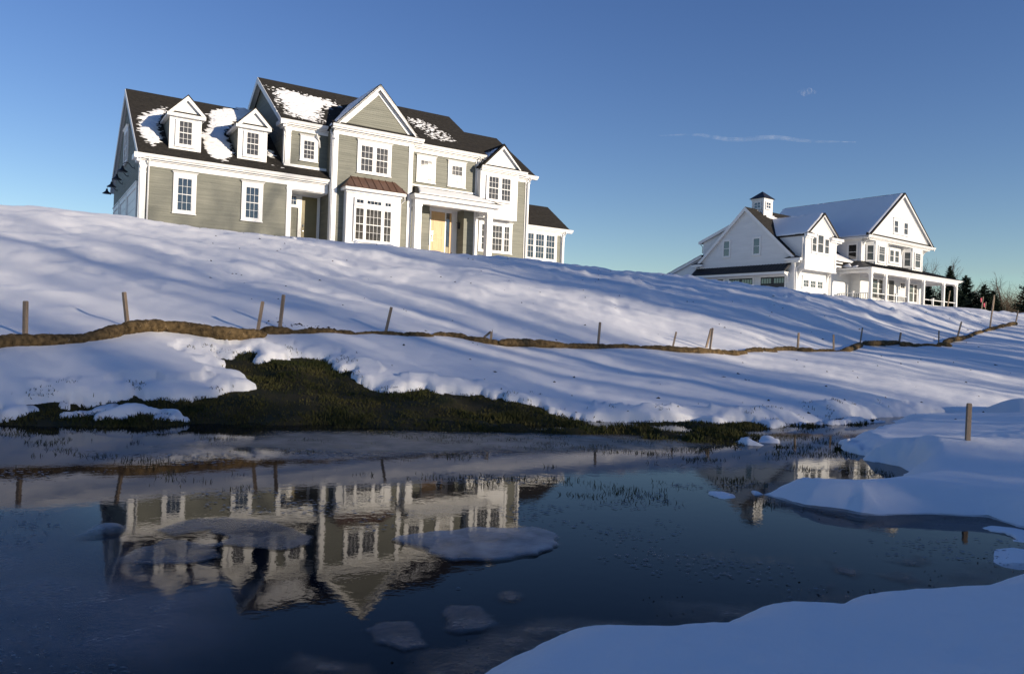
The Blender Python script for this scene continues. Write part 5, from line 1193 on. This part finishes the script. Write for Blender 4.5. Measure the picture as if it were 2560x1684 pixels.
for wi, (k, P) in enumerate(WATTLES.items()):
    P = [np.array(p) for p in P]; e0 = P[0] - P[1]; e1 = P[-1] - P[-2]; P[0] = P[0] + e0 / np.linalg.norm(e0) * .10; P[-1] = P[-1] + e1 / np.linalg.norm(e1) * .10
    C_ = catmull(P, 14); seg = np.r_[0, np.cumsum(np.linalg.norm(np.diff(C_, axis=0), axis=1))]
    L = seg[-1]; n = max(18, int(L / .026)); s = np.linspace(0, L, n)
    cx = np.interp(s, seg, C_[:, 0]); cy = np.interp(s, seg, C_[:, 1])
    R_ = 0.098 if k in ('w1', 'w2', 'w3', 'w13') else 0.078
    lumps = 1 - .16 * np.exp(-(((s + wi) % .62 - .31) / .05) ** 2) + .11 * vnoise(s * 2.0, s * 0 + wi * 3.1, 5) + .07 * vnoise(s * 5.5, s * 0 + wi, 8)
    endt = np.sqrt(np.clip(np.minimum(s, L - s) / .14, 0.04, 1))
    sag = .035 * vnoise(s * 1.1, s * 0 + 9.1 * wi, 15)
    r = R_ * lumps * endt
    zc = hill(cx, cy) + 0.055 + R_ * (.75 if k == 'w1' else .42) + sag
    nk = 18; vv = []; tx = np.gradient(cx); ty = np.gradient(cy); tl = np.hypot(tx, ty); nxn, nyn = ty / tl, -tx / tl
    ang = np.linspace(0, 2 * np.pi, nk, endpoint=False)
    A, S = np.meshgrid(ang, np.arange(n)); rr = r[S] * (1 + .07 * fbm(s[S] * 9, np.cos(A) * 2.2 + np.sin(A) * 1.3 + wi, 3, 33) + .07 * fbm(s[S] * 31, np.cos(A) * 5 + np.sin(A) * 4, 2, 35))
    px_ = cx[S] + nxn[S] * np.cos(A) * rr; py_ = cy[S] + nyn[S] * np.cos(A) * rr; pz_ = zc[S] + np.sin(A) * rr * .92
    i = np.arange(n - 1)[:, None]; j = np.arange(nk)[None, :]; j2 = (j + 1) % nk
    Fq = np.stack([i * nk + j, i * nk + j2, (i + 1) * nk + j2, (i + 1) * nk + j], -1).reshape(-1, 4)
    ox, oy, oz = cx[n // 2], cy[n // 2], zc[n // 2] - R_
    o = np_mesh('straw_wattle', np.stack([px_.ravel() - ox, py_.ravel() - oy, pz_.ravel() - oz], 1), Fq, MT['straw'], True)
    o.location = (ox, oy, oz); tag(o, WL[k], 'straw wattle', 'straw wattles at the foot of the hill')
    # loose straw ends sticking out of the netting
    m = MB(); ns = int(L * 60)
    for q in range(ns):
        ii = random.randrange(2, n - 2); a = random.uniform(-.6, 3.5); p = Vector((cx[ii] + nxn[ii] * math.cos(a) * r[ii] - ox, cy[ii] + nyn[ii] * math.cos(a) * r[ii] - oy, zc[ii] + math.sin(a) * r[ii] * .92 - oz))
        d = Vector((random.uniform(-1, 1), random.uniform(-1, 1), random.uniform(-.5, .8))).normalized() * random.uniform(.015, .06); w_ = Vector((random.uniform(-1, 1), random.uniform(-1, 1), 0)).normalized() * .003
        m.face(p - w_, p + w_, p + d)
    m.build('straw_ends', MT['stake_end'], o, kind='stuff')

# ------------------------------------------------------------------ stakes
SL = {
 'a': 'westernmost wooden stake, nearly upright at the wattle', 'b': 'wooden stake leaning west above the wattle hump', 'c': 'wooden stake tilting east at the end of the long wattle',
 'd': 'taller dark stake just behind the plump wattle stub', 'e': 'lone stake leaning east below the front porch of the grey house', 'g': 'upright pale stake below the gap between the two houses',
 'h': 'short tilted stake west of the leaning pair', 'i': 'upright stake of the crossed leaning pair', 'j': 'slanting stake of the crossed leaning pair', 'k': 'stake below the dormer of the white house with dark wattle beside it',
 'l': 'upright stake below the porch corner of the white house', 'm': 'slightly tilted stake below the porch door of the white house', 'n': 'short slanting stake below the middle porch columns',
 'o': 'thin upright stake below the last porch columns', 'p': 'stake leaning east where the straight wattle begins', 'q': 'tallest stake, high above the straight wattle climbing the slope', 'r': 'stake at the east edge where the wattle leaves the picture'}
def stake(base, top, label, wid=.038, cat='stake', group='wooden stakes along the wattle'):
    B = Vector(base); T = Vector(top); ln = random.uniform(-.05, .03); T = T + Vector((0, ln, 0)); d = (T - B); B2 = B - d.normalized() * .22
    m = MB(); a = random.uniform(-.5, .5); up = (math.sin(a), math.cos(a), 0.0)
    P = B2 - B; Q = T - B; x = d.normalized().cross(Vector(up)).normalized(); y = x.cross(d.normalized()); w_ = wid / 2
    c4 = [-x * w_ - y * w_, x * w_ - y * w_, x * w_ + y * w_, -x * w_ + y * w_]
    ch = [c * .82 for c in c4]
    n = m.pts([P + c for c in c4] + [Q - d.normalized() * .012 + c for c in c4] + [Q + c for c in ch])
    for q in ((0, 1, 5, 4), (1, 2, 6, 5), (2, 3, 7, 6), (3, 0, 4, 7), (4, 5, 9, 8), (5, 6, 10, 9), (6, 7, 11, 10), (7, 4, 8, 11), (8, 9, 10, 11), (0, 3, 2, 1)): m.f.append(tuple(n + i for i in q))
    o = m.build('wooden_stake', MT['stake'], None, B); tag(o, label, cat, group); return o
for n_, b, t in STAKES:
    if n_ == 'q': t = (t[0], t[1], 2.74)
    if n_ in SL: stake(b, t, SL[n_], .042 if n_ in 'abcde' else .036)
bk = {n_: (Vector(b), Vector(t)) for n_, b, t in STAKES if n_.startswith('broke')}
B_ = bk['broke2'][0] + V(0, -.12, .07); m = MB()
m.beam((0, 0, -.15), (.01, 0, .16), .04, .04, (0, 1, 0)); tp = V(.01, 0, .16)
m.beam(tp + V(-.012, .022, .0), tp + V(-.125, .05, -.10), .035, .035, (0, 1, 0)); m.prism([tp + V(.005, 0, 0), tp + V(.02, 0, 0), tp + V(.012, 0, .05)], (0, .01, 0))
o = m.build('broken_stake', MT['stake'], None, B_); tag(o, 'snapped wooden stake with its top bent over above the flat wattle', 'stake', 'wooden stakes along the wattle')
zz = float(snow_top(np.array([3.72]), np.array([6.42]))[0])
stake((3.72, 6.30, .28), (3.715, 6.30, .565), 'stout tan stake standing alone in the near snow bank at the right', .032, 'stake', None)
stake((40.9, 73.2, 5.25), (41.1, 73.2, 6.99), 'tall thin stake standing in front of the last porch bay', .07, 'stake', None)
stake((48.0, 78.0, 5.2), (48.25, 78.0, 7.1), 'tall stake of the close pair on the skyline east of the white house', .09, 'stake', None)
stake((48.25, 78.2, 5.2), (48.42, 78.2, 6.9), 'second, thinner stake of the close pair on the skyline', .06, 'stake', None)
def flagged(b, t, label):
    o = stake(b, t, label, .07, 'flagged stake', None); o.name = 'flagged_stake'
    tp = Vector(t) - Vector(b); m = MB(); n = 5
    for k in range(n):
        for s in (0,):
            a0, a1 = k / n, (k + 1) / n
            w0, w1 = .05 * math.sin(a0 * 5), .05 * math.sin(a1 * 5)
            m.prism([tp + V(.02 - .28 * a0, w0, -.05 - .12 * a0), tp + V(.02 - .28 * a1, w1, -.05 - .12 * a1), tp + V(.0 - .22 * a1, w1, -.5 - .1 * a1), tp + V(.0 - .22 * a0, w0, -.5 - .1 * a0)], (0, .01, 0))
    m.build('flag_ribbon', MT['pink'], o)
flagged((50.6, 84.0, 5.6), (50.75, 84.0, 7.35), 'stake with a pink ribbon beside the dark conifers')
flagged((52.2, 86.0, 5.6), (52.3, 86.0, 6.95), 'shorter pink-ribboned stake left of the tall stake pair')
# dark berm of bare soil at the east edge
P = catmull([(44.4, 76.5), (45.6, 74.2), (46.2, 71.5), (46.9, 68.0), (48.5, 63.0)], 10); n = len(P); m = MB()
m.tube([(p[0], p[1], float(hill(np.array([p[0]]), np.array([p[1]]))[0]) + .12) for p in P], [.10 + .34 * math.sin(math.pi * min(1, (i + 1) / (n * .45)) / 2) + random.uniform(-.03, .03) for i in range(n)], 10)
o = m.build('soil_berm', MT['straw'], smooth=True); tag(o, 'dark bare soil berm crossing the snow at the east edge of the plateau', 'berm')

# ------------------------------------------------------------------ trees
def bare_tree(h, spread, seed, depth=5, trunk_r=None, lean=0.0):
    """returns trunk and branches as two builders"""
    r = random.Random(seed); tr = MB(); br = MB(); trunk_r = trunk_r or h * .034
    def grow(p, d, L, rad, lev):
        n = 3 if lev < 2 else 2; path = [p]; rads = [rad]; q = p.copy(); dd = d.copy()
        for k in range(n):
            dd = (dd + Vector((r.gauss(0, .13), r.gauss(0, .13), r.gauss(0.03, .07)))).normalized(); q = q + dd * (L / n); path.append(q.copy()); rads.append(rad * (1 - .42 * (k + 1) / n))
        (tr if lev == 0 else br).tube(path, rads, 7 if lev == 0 else 5 if lev == 1 else 3, False)
        if lev >= depth: return
        kids = r.randint(3, 5) if lev < 3 else r.randint(2, 4)
        for k in range(kids):
            t = 1.0 if k == 0 else r.uniform(.35 if lev else .45, 1.0); i = t * n; a = min(int(i), n - 1); pp = path[a].lerp(path[a + 1], i - a)
            ax = Vector((r.gauss(0, 1), r.gauss(0, 1), r.gauss(0, .4))).normalized(); ang = r.uniform(.12, .35) if k == 0 else r.uniform(.4, .95) * spread
            nd = (dd * math.cos(ang) + ax.cross(dd).normalized() * math.sin(ang)); nd.z += .12; nd.normalize()
            grow(pp, nd, L * r.uniform(.58, .78) * (1.0 if k else 1.05), rads[a] * (.72 if k == 0 else r.uniform(.42, .62)), lev + 1)
    grow(Vector((0, 0, -.3)), Vector((lean, 0, 1)).normalized(), h * .36, trunk_r, 0)
    return tr, br
def place_bare(x, y, h, label, seed, spread=1.0, lean=0.0, depth=5, tr=None):
    z = float(hill(np.array([x]), np.array([y]))[0])
    t = empty('bare_tree', (x, y, z), random.uniform(0, 6), label, 'tree', 'trees on the skyline'); a, b = bare_tree(h, spread, seed, depth, tr, lean)
    a.build('trunk', MT['bark'], t, smooth=True); b.build('branches', MT['bark'], t)
def conifer(x, y, h, rad, label, seed):
    r = random.Random(seed); z = float(hill(np.array([x]), np.array([y]))[0])
    t = empty('conifer_tree', (x, y, z), 0, label, 'tree', 'trees on the skyline')
    m = MB(); m.tube([(0, 0, -.3), (0, 0, h * .5), (0, 0, h * .97)], [h * .018, h * .012, .02], 7); m.build('trunk', MT['bark'], t)
    m = MB(); nb = int(170 * h / 8)
    for k in range(nb):
        f = (k + r.random()) / nb; zb = h * (.04 + .95 * f); L = rad * (1 - f) ** .8 * r.uniform(.65, 1.15) + .12; a = r.uniform(0, 6.283)
        dx, dy = math.cos(a), math.sin(a); dr = r.uniform(-.15, .25)
        for s in range(9):
            u = (s + r.random()) / 9; c = Vector((dx * L * u, dy * L * u, zb - dr * L * u + .25 * L * u * u))
            w_ = (.26 + .40 * (1 - u)) * min(1.2, .35 + L * .4)
            for q in range(4):
                d = Vector((dx + r.gauss(0, .7), dy + r.gauss(0, .7), r.gauss(-.15, .5))).normalized() * w_ * r.uniform(.6, 1.4); sd_ = d.cross(Vector((r.gauss(0, 1), r.gauss(0, 1), 1))).normalized() * w_ * .22
                m.face(c - sd_, c + sd_, c + d)
    m.build('crown', MT['needle'], t)
place_bare(79.5, 152, 15.5, 'bare tree rising behind the porch roof, the western of two', 101, 1.0)
place_bare(84.5, 152, 14.0, 'bare tree rising behind the porch roof, the eastern of two', 102, .9)
place_bare(92, 158, 12.0, 'small thin bare tree between the conifers and the tall stakes', 103, .9)
place_bare(112.0, 176, 18.0, 'gnarled bare tree with a crooked trunk near the east edge', 104, 1.25, .12)
place_bare(100.2, 152, 16.5, 'finely branched bare tree at the very east edge', 105, 1.1)
place_bare(106.5, 178, 13.0, 'low bare tree left of the gnarled one', 106, 1.2)
place_bare(70.5, 138, 8.5, 'bare tree seen through the open end of the porch', 107, 1.3)
for (x, y, h, rd, lb) in ((75.6, 130, 9.0, 4.2, 'broad dark conifer just right of the porch end'), (76.3, 136, 11.2, 3.2, 'conifer whose pointed tip shows above the porch roof end'), (77.6, 128, 7.4, 3.6, 'lower dark conifer stepping down to the east'),
                          (80.8, 131, 6.6, 3.0, 'lowest conifer of the clump beside the porch'), (71.0, 126, 8.4, 4.0, 'dark conifer seen through the last porch bay'), (81.2, 121, 10.5, 3.6, 'dark conifer cut by the east edge of the picture'),
                          (68.2, 128, 7.4, 3.4, 'shaded conifer seen between two porch columns')):
    conifer(x, y, h, rd, lb, int(x * 10))
# brushy hedgerow along the far edge of the plateau
m = MB(); r = random.Random(5)
for k in range(5200):
    t = r.random(); x = 70 + 75 * t + r.gauss(0, 1); y = 172 - 14 * t + r.gauss(0, 3); h = abs(r.gauss(4.6, 1.6)) + 1.5; z0 = 6.0
    p = Vector((x, y, z0)); d = Vector((r.gauss(0, .45), r.gauss(0, .45), 1)) * h; w_ = Vector((r.uniform(.03, .10), 0, 0))
    m.face(p - w_, p + w_, p + d * .6 + w_ * .6, p + d * .6 - w_ * .6); q = p + d * .6
    for s in range(3):
        e2 = Vector((r.gauss(0, .8), r.gauss(0, .5), 1)) * h * .42; m.face(q - w_ * .5, q + w_ * .5, q + e2)
o = m.build('hedgerow', MT['brush'], kind='stuff'); tag(o, 'brown leafless brush along the far edge of the snowfield', 'hedge')

# ------------------------------------------------------------------ the wood behind the photographer: it stripes the hill with shadow and shows in the panes
sh = Vector((SUN.x, SUN.y, 0)).normalized(); pv = Vector((-sh.y, sh.x, 0))
base = []
for sd_ in (11, 12, 13, 14):
    a, b = bare_tree(19, .8, sd_, 4, .36)
    vv = np.array(a.v + b.v); k = len(a.v); ff = a.f + [tuple(i + k for i in f) for f in b.f]
    base.append((vv, np.array([f for f in ff if len(f) == 4])))
Vs, Fs, off = [], [], 0
wr = np.random.default_rng(WOOD_SEED)
for k in range(WOOD_N):
    s_ = wr.uniform(38, 66); p_ = (-30 + 44 * (k + wr.uniform(-.4, .4)) / WOOD_A if k < WOOD_A else 14 + 72 * (k - WOOD_A + wr.uniform(-.4, .4)) / WOOD_B if k < WOOD_A + WOOD_B else 20.5 + 1.0 * (k - WOOD_A - WOOD_B))
    if k < WOOD_A + WOOD_B and 18 < p_ < 30: continue
    vv, ff = base[k % 4]; an = wr.uniform(0, 6.28); sc = wr.uniform(WOOD_S[0], WOOD_S[1]) * (1 + (s_ - 45) * .004)
    if k >= WOOD_A + WOOD_B: s_ = wr.uniform(42, 52); sc = wr.uniform(1.38, 1.50)
    R2 = np.array([[math.cos(an), -math.sin(an), 0], [math.sin(an), math.cos(an), 0], [0, 0, 1]])
    q = vv @ R2.T * sc + np.array(sh * s_ + pv * p_) + np.array([0, 0, 1.0])
    Vs.append(q); Fs.append(ff + off); off += len(q)
o = np_mesh('bare_woodland', np.concatenate(Vs), np.concatenate(Fs), MT['bark'], False, kind='stuff'); tag(o, 'leafless wood standing behind the photographer, mirrored in the panes', 'wood')
m = MB(); r = random.Random(8)  # hedge added out of view, shaped to shade the near snow and pond
for k in range(7000):
    p_ = r.uniform(-24, 6.9); s_ = r.gauss(25, 1.6); hh = HEDGE_H * (1 + .10 * math.sin(p_ * 1.1) + .08 * math.sin(p_ * 2.7 + 1))
    z = hh * r.random() ** .8; c = sh * s_ + pv * p_ + V(0, 0, z + .3)
    d = Vector((r.gauss(0, 1), r.gauss(0, 1), r.gauss(.2, .6))).normalized() * r.uniform(.3, .75); sd_ = d.cross(Vector((r.gauss(0, 1), r.gauss(0, 1), 1))).normalized() * .26
    m.face(c - sd_, c + sd_, c + d)
o = m.build('added_shade_hedge', MT['needle'], kind='stuff'); tag(o, 'unseen evergreen hedge added behind the photographer to shade the pond', 'hedge')

# ------------------------------------------------------------------ wisps of cloud
def wisp(name, c, L, W, label, seed, dens):
    m = bpy.data.materials.new('ice_crystal_vapour'); m.use_nodes = True; n = m.node_tree.nodes; l = m.node_tree.links
    tc = n.new('ShaderNodeTexCoord'); no = n.new('ShaderNodeTexNoise'); no.inputs['Scale'].default_value = 0.03; no.inputs['Detail'].default_value = 5; l.new(tc.outputs['Object'], no.inputs['Vector'])
    mr = n.new('ShaderNodeMapRange'); mr.inputs[1].default_value = .36; mr.inputs[2].default_value = .72; mr.inputs[3].default_value = 0; mr.inputs[4].default_value = dens; l.new(no.outputs[0], mr.inputs[0])
    b_ = n['Principled BSDF']; b_.inputs['Base Color'].default_value = (.9, .9, .9, 1); b_.inputs['Roughness'].default_value = 1; b_.inputs['Specular IOR Level'].default_value = 0
    l.new(mr.outputs[0], b_.inputs['Alpha'])
    b = MB(); N_ = 14; P = []
    b.tube([(L * (i / N_ - .5), 12 * math.sin(i * 1.3 + seed), 5 * math.sin(i * .9)) for i in range(N_ + 1)], [W * max(.12, math.sin(math.pi * (i + .3) / (N_ + .6))) for i in range(N_ + 1)], 8)
    o = b.build(name, m, None, c, 0); tag(o, label, 'cloud'); o['kind'] = 'stuff'; return o
wisp('contrail', (922, 2997, 809), 760, 9, 'faint straight vapour trail high over the white farmhouse', 1, .075)
wisp('cloud_wisp', (1109, 2997, 996), 70, 12, 'tiny pale cloud wisp above the vapour trail', 2, .06)
def snow_chunk(x, y, s_, label):
    r = random.Random(int(x * 97)); m = MB(); n = 9; rings = []
    for i in range(5):
        a = i / 4 * math.pi / 2; rings.append([(math.cos(t * 2 * math.pi / n) * math.cos(a) * s_ * r.uniform(.75, 1.1), math.sin(t * 2 * math.pi / n) * math.cos(a) * s_ * r.uniform(.75, 1.1), math.sin(a) * s_ * 1.25 * r.uniform(.85, 1.1) - .03) for t in range(n)])
    for i in range(4):
        for t in range(n): m.face(rings[i][t], rings[i][(t + 1) % n], rings[i + 1][(t + 1) % n], rings[i + 1][t])
    o = m.build('snow_chunk', MT['roof_snow'], None, (x, y, float(snow_top(np.array([x]), np.array([y]))[0]))); tag(o, label, 'snow chunk', 'snow chunks on the hill')
snow_chunk(13.20, 27.07, 0.11, 'hollow-looking snow chunk on the slope below the porch')
snow_chunk(8.74, 25.05, 0.10, 'snow chunk below the garage corner of the white house')
snow_chunk(11.15, 26.37, 0.07, 'small snow chunk below the porch steps')
snow_chunk(7.55, 27.30, 0.09, 'snow chunk on the crest by the dark garage doors')
snow_chunk(-5.06, 24.72, 0.10, 'rounded snow lump on the crest beside the box window of the grey house')
snow_chunk(-6.81, 23.92, 0.09, 'snow lump on the crest below the side entry of the grey house')
